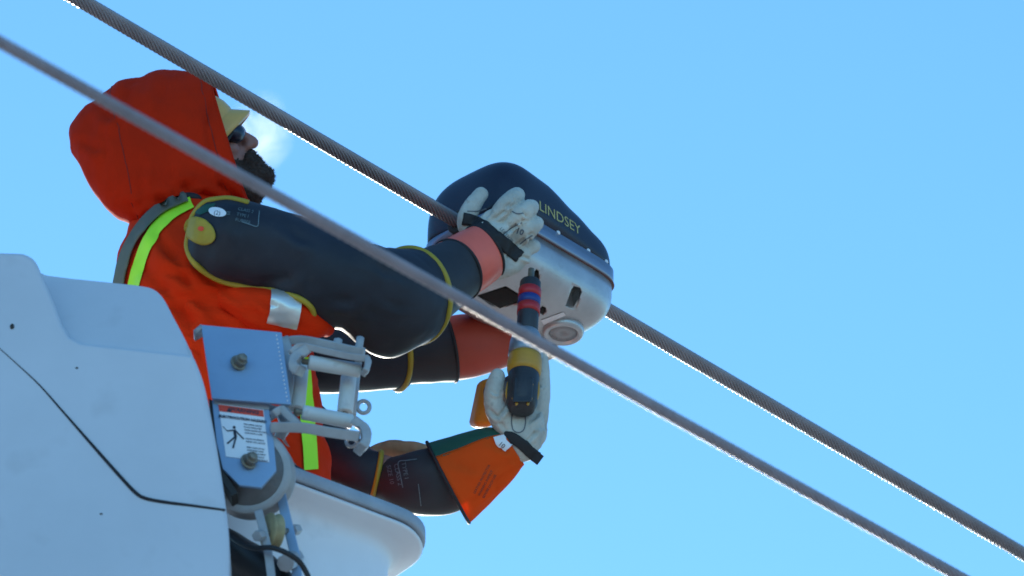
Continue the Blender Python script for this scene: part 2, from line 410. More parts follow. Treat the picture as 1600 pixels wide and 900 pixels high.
# ------------------------------------------------------------------ line sensor
SCN = w0 + LD*(-.033)                     # on the wire, at the middle of the body
th = Thing('line_sensor', 'navy lidded aluminium line sensor clamped round the upper power line', 'line sensor', SCN)
ZB = -.003                                  # lid's lower edge above the wire
HL, HW = .176, .121
def half_shell(hfun, wfun, up, e=4.5, n=40, ns=44, p=7.0, zoff=0.0, hl=HL):
    mb = MB(); rows = []
    for i in range(ns+1):
        s = -1+2*i/ns; s = math.sin(s*math.pi/2)
        k = max(0.0, 1-abs(s)**p)**(1/2.6); x = s*hl
        rows.append((x, max(k, .012)))
    vs_ = []; m = n+1
    for x, k in rows:
        ww = wfun(x)*max(k, .0)**.55; hh = hfun(x)*k**.8
        for j in range(m):
            a = math.pi*j/n; cx = math.cos(a); sy = math.sin(a)
            vs_.append(SCN+LD*x+WDIR*(ww*math.copysign(abs(cx)**(2/e), cx))+ZV*(zoff+up*hh*abs(sy)**(2/e)))
    fs = [(i*m+j, i*m+j+1, (i+1)*m+j+1, (i+1)*m+j) for i in range(ns) for j in range(n)]
    fs += [tuple(i*m for i in range(0, 0))] if False else []
    for i in range(ns): fs.append((i*m, (i+1)*m, (i+1)*m+m-1, i*m+m-1))   # closing floor
    fs.append(tuple(range(m))); fs.append(tuple(ns*m+j for j in range(m)))
    return mb.add(vs_, fs)
def lidh(x):
    pts = [(-.18, .146), (-.10, .157), (-.03, .149), (.05, .118), (.11, .093), (.18, .081)]
    for (a, ha), (b, hb) in zip(pts, pts[1:]):
        if x <= b: return ha+(hb-ha)*smoothstep((x-a)/(b-a))*.5+(hb-ha)*max(0, (x-a)/(b-a))*.5
    return .06
lid_mb = half_shell(lidh, lambda x: HW-.004*max(0, x/.1), 1, e=3.4, zoff=ZB)
lid_me = mesh_of(lid_mb); lid = obj('lid', lid_me, M['lid'], th); lid_b = bvh_of(lid_me)
strip_mb = half_shell(lambda x: .032, lambda x: HW+.002, -1, e=14, zoff=ZB, hl=HL+.002)
strip = obj('band', strip_mb, M['alub'], th)
base_me = mesh_of(half_shell(lambda x: .096, lambda x: HW-.001, -1, e=3.5, zoff=ZB-.032, hl=HL-.001))
BZ = SCN.z+ZB-.032-.096
b0 = bvh_of(base_me)
def cutter(px, py, w_, h_, dpt, roll=0, tilt=(0, 0)):
    p = snap(px, py, b0); r_ = RT*math.cos(roll)+UP*math.sin(roll); u_ = -RT*math.sin(roll)+UP*math.cos(roll)
    mb = MB(); f = (FW+UP*tilt[1]+RT*tilt[0]).normalized()
    return box(mb, p+f*(dpt*.2), r_*w_/2/SC, u_*h_/2/SC, f*dpt)
def poly_cut(pts, dpt, f=None):
    ps = [snap(x, y, b0) for x, y in pts]; c = sum(ps, Vector())/len(ps); f = f or FW
    near = [CAM+ray(x, y).normalized()*((c-CAM).length-.05) for x, y in pts]
    mb = MB(); return prism(mb, near, f*(dpt+.05))
cuts = [poly_cut([(893, 452), (897, 447), (907, 450), (909, 457), (900, 484), (884, 478)], .014),
        poly_cut([(826, 438), (838, 420), (842, 424), (843, 446), (838, 452)], .03),
        poly_cut([(745, 462), (790, 447), (812, 460), (815, 470), (780, 484)], .030),
        poly_cut([(843, 482), (848, 478), (853, 481), (853, 487), (848, 491), (843, 489)], .03)]
try:
    bm_ = boolean(base_me, cuts)
    if len(bm_.vertices) > 500: base_me = bm_
except Exception as ex: print('bool', ex)
base = obj('base', base_me, M['alu'], th, bev=0)
base_b = bvh_of(base_me)
# dark plates set in the cavities, painting in the shade of deeper openings
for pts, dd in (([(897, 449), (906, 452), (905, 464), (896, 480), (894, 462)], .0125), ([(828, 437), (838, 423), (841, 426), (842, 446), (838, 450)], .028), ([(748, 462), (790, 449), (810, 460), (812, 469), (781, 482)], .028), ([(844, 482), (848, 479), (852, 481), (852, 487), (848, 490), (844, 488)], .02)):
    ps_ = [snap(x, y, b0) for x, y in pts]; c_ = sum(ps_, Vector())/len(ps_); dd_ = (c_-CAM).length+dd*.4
    mbq = MB(); prism(mbq, [CAM+ray(x, y).normalized()*dd_ for x, y in pts], FW*dd*.7); obj('recess_shade', mbq, M['cavity'], th, smooth=False)
# lens ring on the underside
lc = Pz(880, 516, BZ+.004); ls = snap(880, 516, base_b)
mbq = MB(); lathe(mbq, Vector((ls.x, ls.y, ls.z)), Vector((.0, -.05, -1)), [(-.02, .040), (.004, .042), (.010, .040), (.013, .036), (.012, .031), (.007, .029), (.006, .02), (.006, .0)], 40)
lr = obj('lens_ring', mbq, M['alu'], th)
mbq = MB(); lathe(mbq, ls, Vector((0, -.05, -1)), [(.004, .0), (.008, .0), (.0085, .0275), (.004, .0275)], 36); obj('lens', mbq, pm('grey_window', (.30, .30, .31), .25, var=.05, bump=0), th)
mbq = MB()
for k in range(9):
    pass
# serial plate with fine marks on the underside
obj('serial_plate', drape([(845, 500), (880, 487), (884, 492), (850, 507)], base_b, .0012, 6), M['label'], th)
for (x, y) in ((872, 364), (919, 392), (947, 409)):
    s = snap(x, y, lid_b); mbq = MB(); ellipsoid(mbq, s, WDIR*.004, LD*.005, ZV*.005, 12, 8); obj('rivet', mbq, M['label'], th)
for x in (-.03,):
    pass
lt = snap(875, 341, lid_b); upv = (ZV*1.0)
tm = text_mesh('LINDSEY', lt, LD*1.0, ZV, .033, lid_b, .0008)
obj('lettering', tm, M['gold'], th, smooth=False)
# gasket line between band and base
gp = []
mbq = half_shell(lambda x: .0022, lambda x: HW+.003, -1, e=14, zoff=ZB-.0315, hl=HL+.0035); obj('gasket', mbq, pm('red_brown_gasket', (.16, .07, .06), .6, bump=0), th)
mbq = MB(); cyl(mbq, SCN-LD*(HL+.012), SCN-LD*(HL-.03), .026, bev=.003); obj('wire_grommet', mbq, M['cavity'], th)
mbq = MB(); cyl(mbq, SCN+LD*(HL+.008), SCN+LD*(HL-.03), .026, bev=.003); obj('wire_grommet', mbq, M['cavity'], th)

# ------------------------------------------------------------------ hands
def hand_mb(digits, palm, k=1.0):
    mb = MB()
    for d in digits: limb(mb, [(p, r*k) for p, r in d], 14, 4)
    loft(mb, [(p, a*k, b*k) for p, a, b in palm], 24, 4, 2.4, .012, .010)
    return mb

# ------------------------------------------------------------------ worker at the sensor
W1 = Thing('person', 'worker in bright orange hood and vest with arms up to the sensor', 'person', P(400, 1475, 0))
# digits of the right hand (back of the hand towards us)
rh_digits = [
    [(Q(738, 366, .10), 17), (Q(728, 345, .10), 17), (Q(738, 322, .11), 15), (Q(752, 303, .125), 13)],
    [(Q(768, 350, .095), 15), (Q(785, 328, .085), 16), (Q(800, 312, .095), 16.5), (Q(808, 305, .125), 14)],
    [(Q(785, 362, .095), 15), (Q(808, 340, .080), 16), (Q(824, 328, .090), 15.5), (Q(830, 324, .120), 14)],
    [(Q(795, 378, .100), 15), (Q(820, 361, .085), 16), (Q(833, 352, .098), 15), (Q(838, 349, .125), 13)],
    [(Q(795, 395, .110), 15), (Q(815, 390, .105), 15), (Q(829, 386, .115), 14), (Q(834, 384, .135), 12)]]
rh_palm = [(Q(745, 396, .075), 36, 24), (Q(765, 378, .088), 39, 25), (Q(785, 364, .098), 42, 22), (Q(800, 353, .105), 38, 18)]
lh_digits = [
    [(Q(820, 545, .33), 15), (Q(842, 552, .33), 15), (Q(862, 549, .32), 13)],
    [(Q(830, 525, .36), 15), (Q(868, 528, .36), 14), (Q(890, 522, .37), 13)],
    [(Q(828, 512, .40), 15), (Q(868, 512, .41), 14), (Q(892, 508, .41), 13)],
    [(Q(826, 505, .44), 15), (Q(862, 502, .45), 14), (Q(884, 498, .45), 12)],
    [(Q(822, 500, .47), 14), (Q(852, 498, .48), 12), (Q(868, 495, .48), 11)]]
lh_palm = [(Q(780, 535, .36), 32, 26), (Q(805, 530, .37), 34, 30), (Q(835, 525, .38), 26, 34)]

def face_head(mb, c, fwd, up, side, s=1.0):
    """skull, jaw, brow, nose, lips, ears and neck stub"""
    f = fwd.normalized(); u = up.normalized(); l = side.normalized()
    def at(a, b, c_): return c+f*(a*s)+u*(b*s)+l*(c_*s)
    ellipsoid(mb, at(-.012, .03, 0), f*.098*s, l*.076*s, u*.092*s)
    ellipsoid(mb, at(.028, -.045, 0), f*.060*s, l*.056*s, u*.066*s)
    ellipsoid(mb, at(.064, -.085, 0), f*.022*s, l*.025*s, u*.020*s)         # chin
    ellipsoid(mb, at(.072, .025, 0), f*.018*s, l*.052*s, u*.014*s)          # brow
    for k in (-1, 1):
        ellipsoid(mb, at(.070, .004, .030*k), f*.012*s, l*.014*s, u*.011*s)  # eyes
        ellipsoid(mb, at(.058, -.022, .036*k), f*.022*s, l*.02*s, u*.018*s)
        ellipsoid(mb, at(-.01, -.005, .078*k), f*.017*s, l*.008*s, u*.030*s)  # ears
    limb(mb, [(at(.080, .012, 0), 7*s), (at(.098, -.012, 0), 9*s), (at(.106, -.028, 0), 11*s)], 12)
    for k in (-1, 1): ellipsoid(mb, at(.095, -.031, .011*k), f*.011*s, l*.008*s, u*.008*s)
    ellipsoid(mb, at(.088, -.056, 0), f*.010*s, l*.024*s, u*.006*s)
    ellipsoid(mb, at(.086, -.066, 0), f*.010*s, l*.020*s, u*.007*s)
HD = .05
hc = P(311, 238, HD); ffw = (RT*.9+UP*.42).normalized(); fup = (UP*.9-RT*.42).normalized(); fsd = -FW
body = MB(); face_head(body, hc, ffw, fup, fsd, .98)
def px(r): return r
limb(body, [(P(310, 270, HD), 44), (P(300, 345, .03), 44)], 20)
loft(body, [(P(302, 375, 0), 40, 64), (P(310, 415, 0), 74, 118), (P(335, 500, 0), 82, 125), (P(380, 620, 0), 78, 115), (P(420, 760, 0), 80, 120), (P(430, 860, 0), 82, 130)], 32, 4, 2.3, .03, .05)
limb(body, [(P(325, 388, -.05), 36), (Q(345, 380, -.16), 40), (Q(460, 415, -.19), 42), (Q(600, 462, -.17), 36), (Q(680, 430, -.02), 32), (Q(755, 392, .08), 22)], 18)
limb(body, [(P(340, 390, .14), 50), (Q(420, 440, .26), 44), (Q(500, 540, .30), 40), (Q(575, 572, .31), 36), (Q(700, 545, .34), 30), (Q(785, 533, .37), 21)], 18)
for s_, xo in ((-1, 0), (1, -30)):
    limb(body, [(P(425+xo, 850, .08*s_), 70), (P(415+xo, 1120, .08*s_), 48), (P(385+xo, 1400, .09*s_), 32)], 18)
    limb(body, [(P(380+xo, 1430, .09*s_), 30), (P(440+xo, 1445, .09*s_), 26)], 14)
for d in rh_digits: limb(body, [(p, r*.72) for p, r in d], 12, 3)
loft(body, [(p, a*.8, b*.7) for p, a, b in rh_palm], 20, 3, 2.4, .01, .01)
for d in lh_digits: limb(body, [(p, r*.72) for p, r in d], 12, 3)
loft(body, [(p, a*.8, b*.7) for p, a, b in lh_palm], 20, 3, 2.4, .01, .01)
obj('body', fuse(body, .0045, 4), M['skin'], W1)
# beard
mb = MB(); f, u, l = ffw, fup, fsd
def hd(a, b, c_=0): return hc+f*a+u*b+l*c_
ellipsoid(mb, hd(.068, -.098), f*.049, l*.046, u*.036)
ellipsoid(mb, hd(.040, -.112), f*.05, l*.045, u*.036)
ellipsoid(mb, hd(.078, -.070), f*.030, l*.044, u*.022)
ellipsoid(mb, hd(.045, -.088), f*.065, l*.060, u*.048)
ellipsoid(mb, hd(.086, -.088), f*.026, l*.034, u*.030)
ellipsoid(mb, hd(.030, -.060), f*.05, l*.064, u*.05)
ellipsoid(mb, hd(.090, -.047), f*.012, l*.030, u*.008)
ellipsoid(mb, hd(.084, -.060), f*.016, l*.038, u*.022)
for _ in range(900):
    pass
bme = fuse(mb, .0035, 3); wrinkle(bme, .003, 45, seed=4); wrinkle(bme, .0015, 170, seed=9); bme.update(); hb_ = MB(); hb_.add([v.co.copy() for v in bme.vertices], [tuple(p.vertices) for p in bme.polygons])
vv_ = [v for v in bme.vertices if (v.co-hc).dot(ffw) > .02 and (v.co-hc).dot(fup) < -.045]
for _ in range(2600):
    v_ = random.choice(vv_); dr = (v_.normal+Vector((random.uniform(-.7, .7), random.uniform(-.7, .7), random.uniform(-.7, .7)))+ffw*.3-fup*.5).normalized(); sd_ = dr.orthogonal().normalized(); s2_ = dr.cross(sd_); ll = random.uniform(.002, .006)
    hb_.add([v_.co+sd_*.0006, v_.co-sd_*.0003+s2_*.0005, v_.co-sd_*.0003-s2_*.0005, v_.co+dr*ll], [(0, 1, 3), (1, 2, 3), (2, 0, 3)])
obj('beard', hb_, M['beard'], W1)
# sunglasses
gl = MB()
for k in (-1, 1):
    ellipsoid(gl, hd(.080, .003, .030*k), f*.022, l*.032, u*.021)
sg = obj('sunglasses', fuse(gl, .003, 3), M['lens'], W1)
gl = MB()
for k in (-1, 1): tube(gl, [hd(.080, .006, .058*k), hd(.05, -.010, .068*k), hd(-.02, -.016, .076*k)], .004)
tube(gl, [hd(.093, .016, -.012), hd(.096, .018, 0), hd(.093, .016, .012)], .003); obj('temple_arm', gl, M['black'], W1, parent=sg)
# hard hat
hh = MB(); ellipsoid(hh, hd(-.010, .040), f*.106, l*.086, u*.084)
hat = obj('hard_hat', hh, M['hat'], W1)
# peak (visor) as a curved thick sheet
pk = MB(); rows = []
NA = 20
for j in range(5):
    q = j/4
    for i in range(NA+1):
        a = rad(-80+160*i/NA); ca = math.cos(a)
        rr = .094+.041*q*max(ca, 0)**.35
        rows.append(hc+f*(-.012+rr*ca*1.03)+l*(.086*math.sin(a)*(1+.05*q))+u*(.056-.023*q-(.016+.030*q)*math.sin(a)**2))
n_ = NA+1; pk.add(rows, [(j*n_+i, j*n_+i+1, (j+1)*n_+i+1, (j+1)*n_+i) for j in range(4) for i in range(NA)])
obj('peak', pk, M['hat'], W1, parent=hat, solid=.009)

# jacket / vest
tor = [((206, 345), (335, 288), 84), ((199, 358), (372, 314), 125), ((190, 385), (425, 362), 172), ((181, 425), (455, 420), 182), ((190, 480), (474, 472), 165), ((222, 550), (484, 530), 155), ((262, 620), (496, 610), 148), ((298, 690), (508, 680), 145), ((325, 760), (516, 750), 145), ((345, 850), (520, 850), 150), ((350, 930), (525, 930), 150)]
fr = []
for (a, b, d) in tor:
    A = P(*a, 0); B = P(*b, 0); fr.append(((A+B)/2, (B-A)/2, FW*(d/SC*.95)))
fr = interp(fr, 10); mb = MB(); ringsurf(mb, fr, 96, 2.25, True, False)
# short sleeve of the vest and armpit folds on our side
jk = mesh_of(mb); wrinkle(jk, .011, 6.5, (2.2, .6, 1.0), 3); wrinkle(jk, .002, 11, (1.5, .5, 1.0), 9, True); wrinkle(jk, .004, 18, (1.6, .6, 1.3), 5)
crease(jk, [([(246, 366), (268, 400), (292, 440), (318, 478), (360, 512)], 8, .010), ([(228, 420), (256, 452), (300, 500), (330, 520)], 8, .009), ([(268, 470), (300, 520), (316, 570)], 7, .008), ([(300, 400), (322, 436), (352, 462)], 7, .007), ([(330, 470), (372, 492), (410, 508), (445, 512)], 6, .008), ([(495, 600), (490, 640), (496, 690)], 5, .006), ([(440, 680), (455, 700), (458, 725)], 5, .006)])
jk_b = bvh_of(jk)
jacket = obj('vest', jk, M['orange'], W1)
# piece of vest bunched under the arm
mb = MB(); loft(mb, [(Q(335, 452, -.10), 20, 40), (Q(380, 472, -.175), 30, 44), (Q(430, 487, -.225), 38, 46), (Q(478, 500, -.215), 30, 40), (Q(500, 508, -.19), 14, 26)], 40, 6, 2.2, .02, .02)
ap = mesh_of(mb); wrinkle(ap, .006, 14, (.7, 1, 2), 8); crease(ap, [([(350, 455), (378, 470), (400, 492), (432, 508)], 5, .006), ([(400, 462), (420, 480), (440, 500)], 4, .004), ([(452, 470), (462, 488), (470, 512)], 3, .003)]); ap_b = bvh_of(ap); fold = obj('underarm_fold', ap, M['orange'], W1)
obj('reflective_tape', band([(447, 455), (446, 482), (440, 508)], 46, ap_b, .0045, 10), M['silver'], W1, parent=fold, label='silver reflective tape below the armpit')
# collar and webbing
obj('lime_stripe', band([(300, 318), (268, 336), (243, 362), (226, 395), (212, 440), (206, 480)], 18, jk_b, .004, 6), M['lime'], W1, parent=jacket, label='lime green stripe over the shoulder')
obj('lime_stripe', band([(470, 560), (474, 600), (478, 650), (482, 700), (484, 735)], 22, jk_b, .004, 6), M['lime'], W1, parent=jacket, label='lime green stripe down the front')
hs = obj('harness_strap', band([(292, 313), (255, 330), (224, 360), (203, 396), (192, 440), (188, 480)], 15, jk_b, .008, 6), M['strap'], W1, solid=.003, offset=1)

# hood
hod = [((326, 116), (388, 318), 100), ((300, 112), (352, 330), 108), ((262, 111), (312, 342), 114), ((225, 119), (272, 352), 114), ((190, 127), (238, 355), 108), ((160, 148), (208, 350), 98), ((131, 174), (176, 334), 80), ((113, 193), (145, 300), 52), ((108, 207), (121, 252), 22), ((108, 216), (112, 234), 7)]
fr = []
for (a, b, d) in hod:
    A = P(*a, HD); B = P(*b, HD-.02); fr.append(((A+B)/2, (B-A)/2, FW*(d*1.12/SC)))
fr = interp(fr, 9); mb = MB(); ringsurf(mb, fr, 96, 2.3, False, True)
hme = mesh_of(mb); wrinkle(hme, .0055, 7, (1.4, .6, 1), 11); wrinkle(hme, .0035, 13, (2.0, .6, .7), 2, True)
# drape folds running down to the neck
for v in hme.vertices:
    pass
crease(hme, [([(372, 312), (345, 288), (322, 262)], 5, .006), ([(352, 322), (318, 304), (290, 290), (268, 270)], 6, .007), ([(318, 330), (285, 325), (250, 312), (222, 290)], 7, .006), ([(262, 340), (232, 336), (196, 318)], 6, .005), ([(205, 128), (196, 150), (200, 178)], 7, .004), ([(150, 160), (170, 182), (178, 210)], 8, .004), ([(128, 220), (150, 232), (172, 236)], 7, .004), ([(330, 150), (322, 190), (330, 240), (350, 290)], 5, .003), ([(262, 118), (250, 150), (252, 180)], 9, .003)])
hood = obj('hood', hme, M['hood'], W1, solid=.004, offset=-1)
hb = bvh_of(hme)
for k_, nm in ((6, 'stitching'), (40, 'panel_seam')):
    c0_, u0_, v0_ = fr[k_]; sm_ = MB(); tube(sm_, [hb.find_nearest(c0_+u0_*math.cos(a)+v0_*math.sin(a))[0] for a in [2*math.pi*k/90 for k in range(90)]], .0011, 6, True); obj(nm, sm_, pm('dark_red_thread', (.25, .012, .004), .9, bump=0), W1, parent=hood)
mb = MB(); tube(mb, [fr[0][0]+fr[0][1]*math.cos(a)*.995+fr[0][2]*math.sin(a)*.995 for a in [2*math.pi*k/60 for k in range(60)]], .0035, 8, True); obj('hem', mb, M['hood'], W1, parent=hood)
mb = MB(); ellipsoid(mb, snap(297, 309, hb, .006), RT*.022+UP*-.002, FW*.012, UP*.010, 16, 10); obj('buckle', mb, M['black'], W1, parent=hs)
# trousers
mb = MB()
for s_, xo in ((-1, 0), (1, -30)): limb(mb, [(P(425+xo, 800, .08*s_), 82), (P(415+xo, 1120, .08*s_), 60), (P(385+xo, 1400, .09*s_), 46)], 20)
obj('trousers', fuse(mb, .008, 4), M['trouser'], W1)
for s_, xo in ((-1, 0), (1, -30)):
    mb = MB(); limb(mb, [(P(375+xo, 1418, .09*s_), 40), (P(445+xo, 1438, .09*s_), 32)], 16); obj('boot', fuse(mb, .006, 3), M['black'], W1)

# --- right rubber sleeve
def ring_at(mb, frm, r, k=1.0): 
    c, u_, v_ = frm; tube(mb, [c+u_*math.cos(a)*k+v_*math.sin(a)*k for a in [2*math.pi*i/64 for i in range(64)]], r, 10, True)
secs = [(Q(322, 368, -.185), 56, 60), (Q(350, 374, -.185), 65, 74), (Q(400, 386, -.19), 66, 76), (Q(455, 402, -.19), 65, 76), (Q(505, 432, -.19), 75, 80), (Q(556, 447, -.185), 70, 78), (Q(596, 462, -.165), 76, 80), (Q(622, 465, -.13), 76, 78), (Q(644, 462, -.095), 74, 74)]
mb = MB(); frs = frames(secs, 7); frd = dome(frs, .036, 0, 6); ringsurf(mb, frd, 72, 2.1, True, False)
sme = mesh_of(mb)
# elbow crease sagging below
for v in sme.vertices:
    q = v.co-Q(600, 520, -.14); v.co -= UP*(.028*math.exp(-(q.length/.06)**2))
wrinkle(sme, .004, 9, (1, 1, 1.5), 21); wrinkle(sme, .0012, 40, (1, 1, 1), 2)
crease(sme, [([(520, 470), (548, 470), (580, 486)], 7, .005), ([(560, 372), (590, 398), (604, 430)], 6, .005), ([(590, 388), (618, 410), (632, 440)], 5, .004), ([(440, 345), (470, 372), (480, 400)], 9, .004), ([(380, 330), (372, 356), (384, 380)], 9, .003), ([(410, 440), (450, 436), (490, 446)], 8, .004), ([(600, 470), (625, 480), (642, 500)], 5, .004)])
sb = bvh_of(sme)
sleeve = obj('rubber_sleeve', sme, M['rubber'], W1, solid=.003, offset=-1, label='black rubber sleeve on the nearer raised arm')
mb = MB(); ring_at(mb, frs[-1], .0062, 1.0); obj('sleeve_hem', mb, M['yellow'], W1, parent=sleeve, label='yellow hem at the elbow end')
path = [(388, 318), (362, 308), (342, 306), (318, 314), (292, 332), (282, 348), (281, 366), (288, 388), (304, 410), (326, 428), (352, 440), (385, 447), (420, 452), (452, 460), (474, 469), (487, 481), (490, 495), (483, 507)]
pp = [snap(x, y, sb, .001, 13.8) for x, y in path]
mb = MB(); tube(mb, pp, .0062, 10, False, 5); obj('sleeve_hem', mb, M['yellow'], W1, parent=sleeve, label='yellow hem round the shoulder flap')
disc = [(313+25*math.cos(a), 361+21*math.sin(a)) for a in [2*math.pi*k/28 for k in range(28)]]
disc = [(x+(y-361)*.15, y+(x-313)*.18) for x, y in disc]
dk = obj('yellow_disc', drape(disc, sb, .003, 6), M['yellow'], W1, parent=sleeve, solid=.002, offset=1)
obj('disc_hole', drape([(316+4*math.cos(a), 358+3.5*math.sin(a)) for a in [2*math.pi*k/12 for k in range(12)]], sb, .0062, 6), M['labelred'], W1, parent=sleeve)
obj('green_patch', drape([(302, 332), (322, 320), (338, 318), (332, 328), (314, 336)], sb, .0015, 6), M['green'], W1, parent=sleeve)
obj('oval_label', drape([(340+14*math.cos(a), 332+7*math.sin(a)+.15*14*math.cos(a)) for a in [2*math.pi*k/20 for k in range(20)]], sb, .002, 6), M['label'], W1, parent=sleeve)
def print_block(px_, py_, rot, lines, size, mat, bv, th_, par, off=.0015, lh=1.25, bold=0):
    r_ = RT*math.cos(rot)+UP*math.sin(rot); u_ = -RT*math.sin(rot)+UP*math.cos(rot); o_ = snap(px_, py_, bv, 0)
    ms = []
    for i, s in enumerate(lines): ms.append(text_mesh(s, o_-u_*(size*lh*i), r_, u_, size, bv, off, center=False, bold=bold))
    mb_ = join_me(ms); return obj('printing', mb_, mat, th_, parent=par, smooth=False)
print_block(334, 332, rad(-9), ['(2)'], .012, M['inkb'], sb, W1, sleeve, .0034)
print_block(357, 330, rad(-95), ['III'], .010, M['inkw'], sb, W1, sleeve)
print_block(372, 326, rad(-12), ['CLASS 2', 'TYPE I', 'RUBBER'], .0085, M['inkw'], sb, W1, sleeve)
obj('printed_frame', band([(378, 347), (390, 351), (402, 354), (404, 342), (405, 330)], 1.4, sb, .0015, 2), M['inkw'], W1, parent=sleeve)

# --- right rubber glove with leather protector
def glove(W, secs_g, cuffA, cuffB, matc, lab, band_lab=None):
    mb_ = MB(); fr_ = frames(secs_g, 6); ringsurf(mb_, fr_, 56, 2.05, True, False); me_ = mesh_of(mb_); wrinkle(me_, .003, 13, seed=5)
    gob = obj('rubber_glove', me_, M['rubber2'], W, solid=.003, offset=-1, label=lab)
    mb_ = MB(); ring_at(mb_, fr_[-1], .0035, 1.0); obj('cuff_edge', mb_, M['black'], W, parent=gob)
    mb_ = MB(); frc = frames(cuffB, 6); ringsurf(mb_, frc, 64, 2.1, False, False); mc = mesh_of(mb_); wrinkle(mc, .0035, 11, seed=6)
    co_ = obj('protector_cuff', mc, matc, W, solid=.002, offset=-1)
    mb_ = MB(); ring_at(mb_, frc[-1], .0032, 1.0); obj('cuff_binding', mb_, M['black'], W, parent=co_)
    return gob, co_, bvh_of(me_), bvh_of(mc), frc
g1, c1, g1b, c1b, frc1 = glove(W1, [(Q(628, 468, -.12), 58, 58), (Q(660, 452, -.06), 60, 60), (Q(688, 436, -.01), 55, 56), (Q(705, 426, .015), 51, 52), (Q(712, 422, .025), 50, 51)], None,
    [(Q(690, 434, .0), 50, 50), (Q(712, 421, .03), 50, 50), (Q(738, 405, .055), 48, 48), (Q(756, 394, .072), 45, 45)], M['cuff'], 'black rubber glove cuff on the nearer raised arm')
print_block(668, 402, rad(-35), ['TYPE I', 'CLASS 2'], .011, M['inkw'], g1b, W1, g1)
obj('teal_layer', band([(662, 404), (680, 428), (694, 458), (696, 480)], 9, g1b, .002, 3), M['teal'], W1, parent=g1)
mb = hand_mb([[(p, r*.93) for p, r in d] for d in rh_digits], rh_palm); loft(mb, [(Q(740, 404, .06), 40, 38), (Q(762, 388, .08), 41, 36), (Q(785, 392, .085), 44, 28)], 30, 4, 2.2, .005, .01)
limb(mb, [(Q(765, 420, .07), 20), (Q(795, 412, .09), 20), (Q(812, 398, .1), 18)], 16)
hme_ = fuse(mb, .0023, 4); wrinkle(hme_, .0017, 22, seed=3); wrinkle(hme_, .0007, 60, seed=8, ridge=True); crease(hme_, [([(770, 344), (788, 330), (804, 318)], 2.5, .003), ([(788, 326), (796, 318), (800, 304)], 2.5, .002), ([(784, 368), (806, 352), (822, 342)], 2.5, .0035), ([(800, 388), (818, 374), (832, 364)], 2.5, .0035), ([(738, 352), (752, 346), (768, 330)], 2.5, .003), ([(764, 350), (776, 362), (784, 376)], 3, .0025), ([(816, 330), (822, 338), (824, 346)], 2, .002), ([(815, 400), (826, 404), (836, 398)], 2.5, .003)]); h1b = bvh_of(hme_)
hg = obj('leather_glove', hme_, M['leather'], W1, label='pale leather work glove pressed on the sensor lid')
obj('wrist_strap', band([(724, 342), (742, 346), (760, 357), (778, 373), (795, 388), (812, 402)], lambda q: 19-2*math.sin(q*6), h1b, .003, 5), M['black'], W1, parent=hg, solid=.003, offset=1)
print_block(782, 356, rad(-50), ['LEATHER', 'GLOVE'], .009, M['inkb'], h1b, W1, hg)
print_block(806, 360, rad(-20), ['10'], .016, M['inkb'], h1b, W1, hg, bold=.0005)
# seams between the fingers
for p_ in ([(730, 330), (746, 330), (760, 326)], [(800, 330), (808, 334), (818, 333)], [(786, 366), (800, 356), (815, 348)], [(812, 382), (822, 374), (832, 368)], [(764, 352), (776, 360), (786, 372)]):
    obj('seam', band(p_, 1.8, h1b, .0006, 2), M['inkb'], W1, parent=hg)

# --- left rubber sleeve and glove (farther arm)
secs = [(Q(440, 522, .27), 58, 66), (Q(500, 550, .28), 66, 70), (Q(560, 560, .29), 54, 60), (Q(610, 560, .30), 49, 52), (Q(622, 559, .305), 50, 52)]
mb = MB(); frl = frames(secs, 7); ringsurf(mb, frl, 56, 2.1, True, False); lme = mesh_of(mb); wrinkle(lme, .003, 12, seed=14)
sl2 = obj('rubber_sleeve', lme, M['rubber'], W1, solid=.003, offset=-1, label='black rubber sleeve on the farther arm')
mb = MB(); tube(mb, [frl[-1][0]+frl[-1][1]*math.cos(a)*1.03+frl[-1][2]*math.sin(a)*1.03-RT*.006*math.cos(a) for a in [2*math.pi*i/60 for i in range(60)]], .006, 10, True); obj('sleeve_hem', mb, M['yellow'], W1, parent=sl2)
g2, c2, g2b, c2b, frc2 = glove(W1, [(Q(600, 562, .30), 42, 44), (Q(640, 555, .305), 46, 48), (Q(680, 549, .31), 49, 52), (Q(703, 545, .315), 53, 55)], None,
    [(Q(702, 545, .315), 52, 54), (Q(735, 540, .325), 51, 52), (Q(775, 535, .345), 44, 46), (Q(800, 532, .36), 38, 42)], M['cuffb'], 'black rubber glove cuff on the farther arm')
mb = hand_mb(lh_digits, lh_palm); lme = fuse(mb, .003, 6); wrinkle(lme, .002, 28, seed=13); obj('leather_glove', lme, M['leather'], W1, label='pale leather work glove under the sensor')

# ------------------------------------------------------------------ second worker, mostly hidden
W2 = Thing('person', 'worker mostly hidden behind the first, forearm holding up the impact driver', 'person', P(310, 1475, .29))
dh_digits = [
    [(Q(793, 668, -.085), 19), (Q(776, 640, -.09), 18), (Q(772, 612, -.085), 16), (Q(777, 588, -.075), 13)],      # thumb
    [(Q(830, 670, -.06), 19), (Q(842, 630, -.05), 17), (Q(844, 590, -.03), 15.5), (Q(843, 556, -.01), 13)],           # index along the tool
    [(Q(836, 668, -.02), 18), (Q(842, 632, .00), 16), (Q(826, 612, .035), 15), (Q(796, 612, .045), 13)],
    [(Q(838, 680, -.01), 17), (Q(838, 655, .01), 16), (Q(820, 642, .04), 15), (Q(794, 642, .05), 13)],
    [(Q(832, 690, -.01), 16), (Q(830, 676, .01), 15), (Q(815, 664, .04), 14), (Q(796, 664, .045), 12)]]
dh_palm = [(Q(818, 712, -.075), 24, 24), (Q(814, 696, -.078), 33, 27), (Q(811, 672, -.075), 40, 26), (Q(810, 650, -.06), 38, 20)]
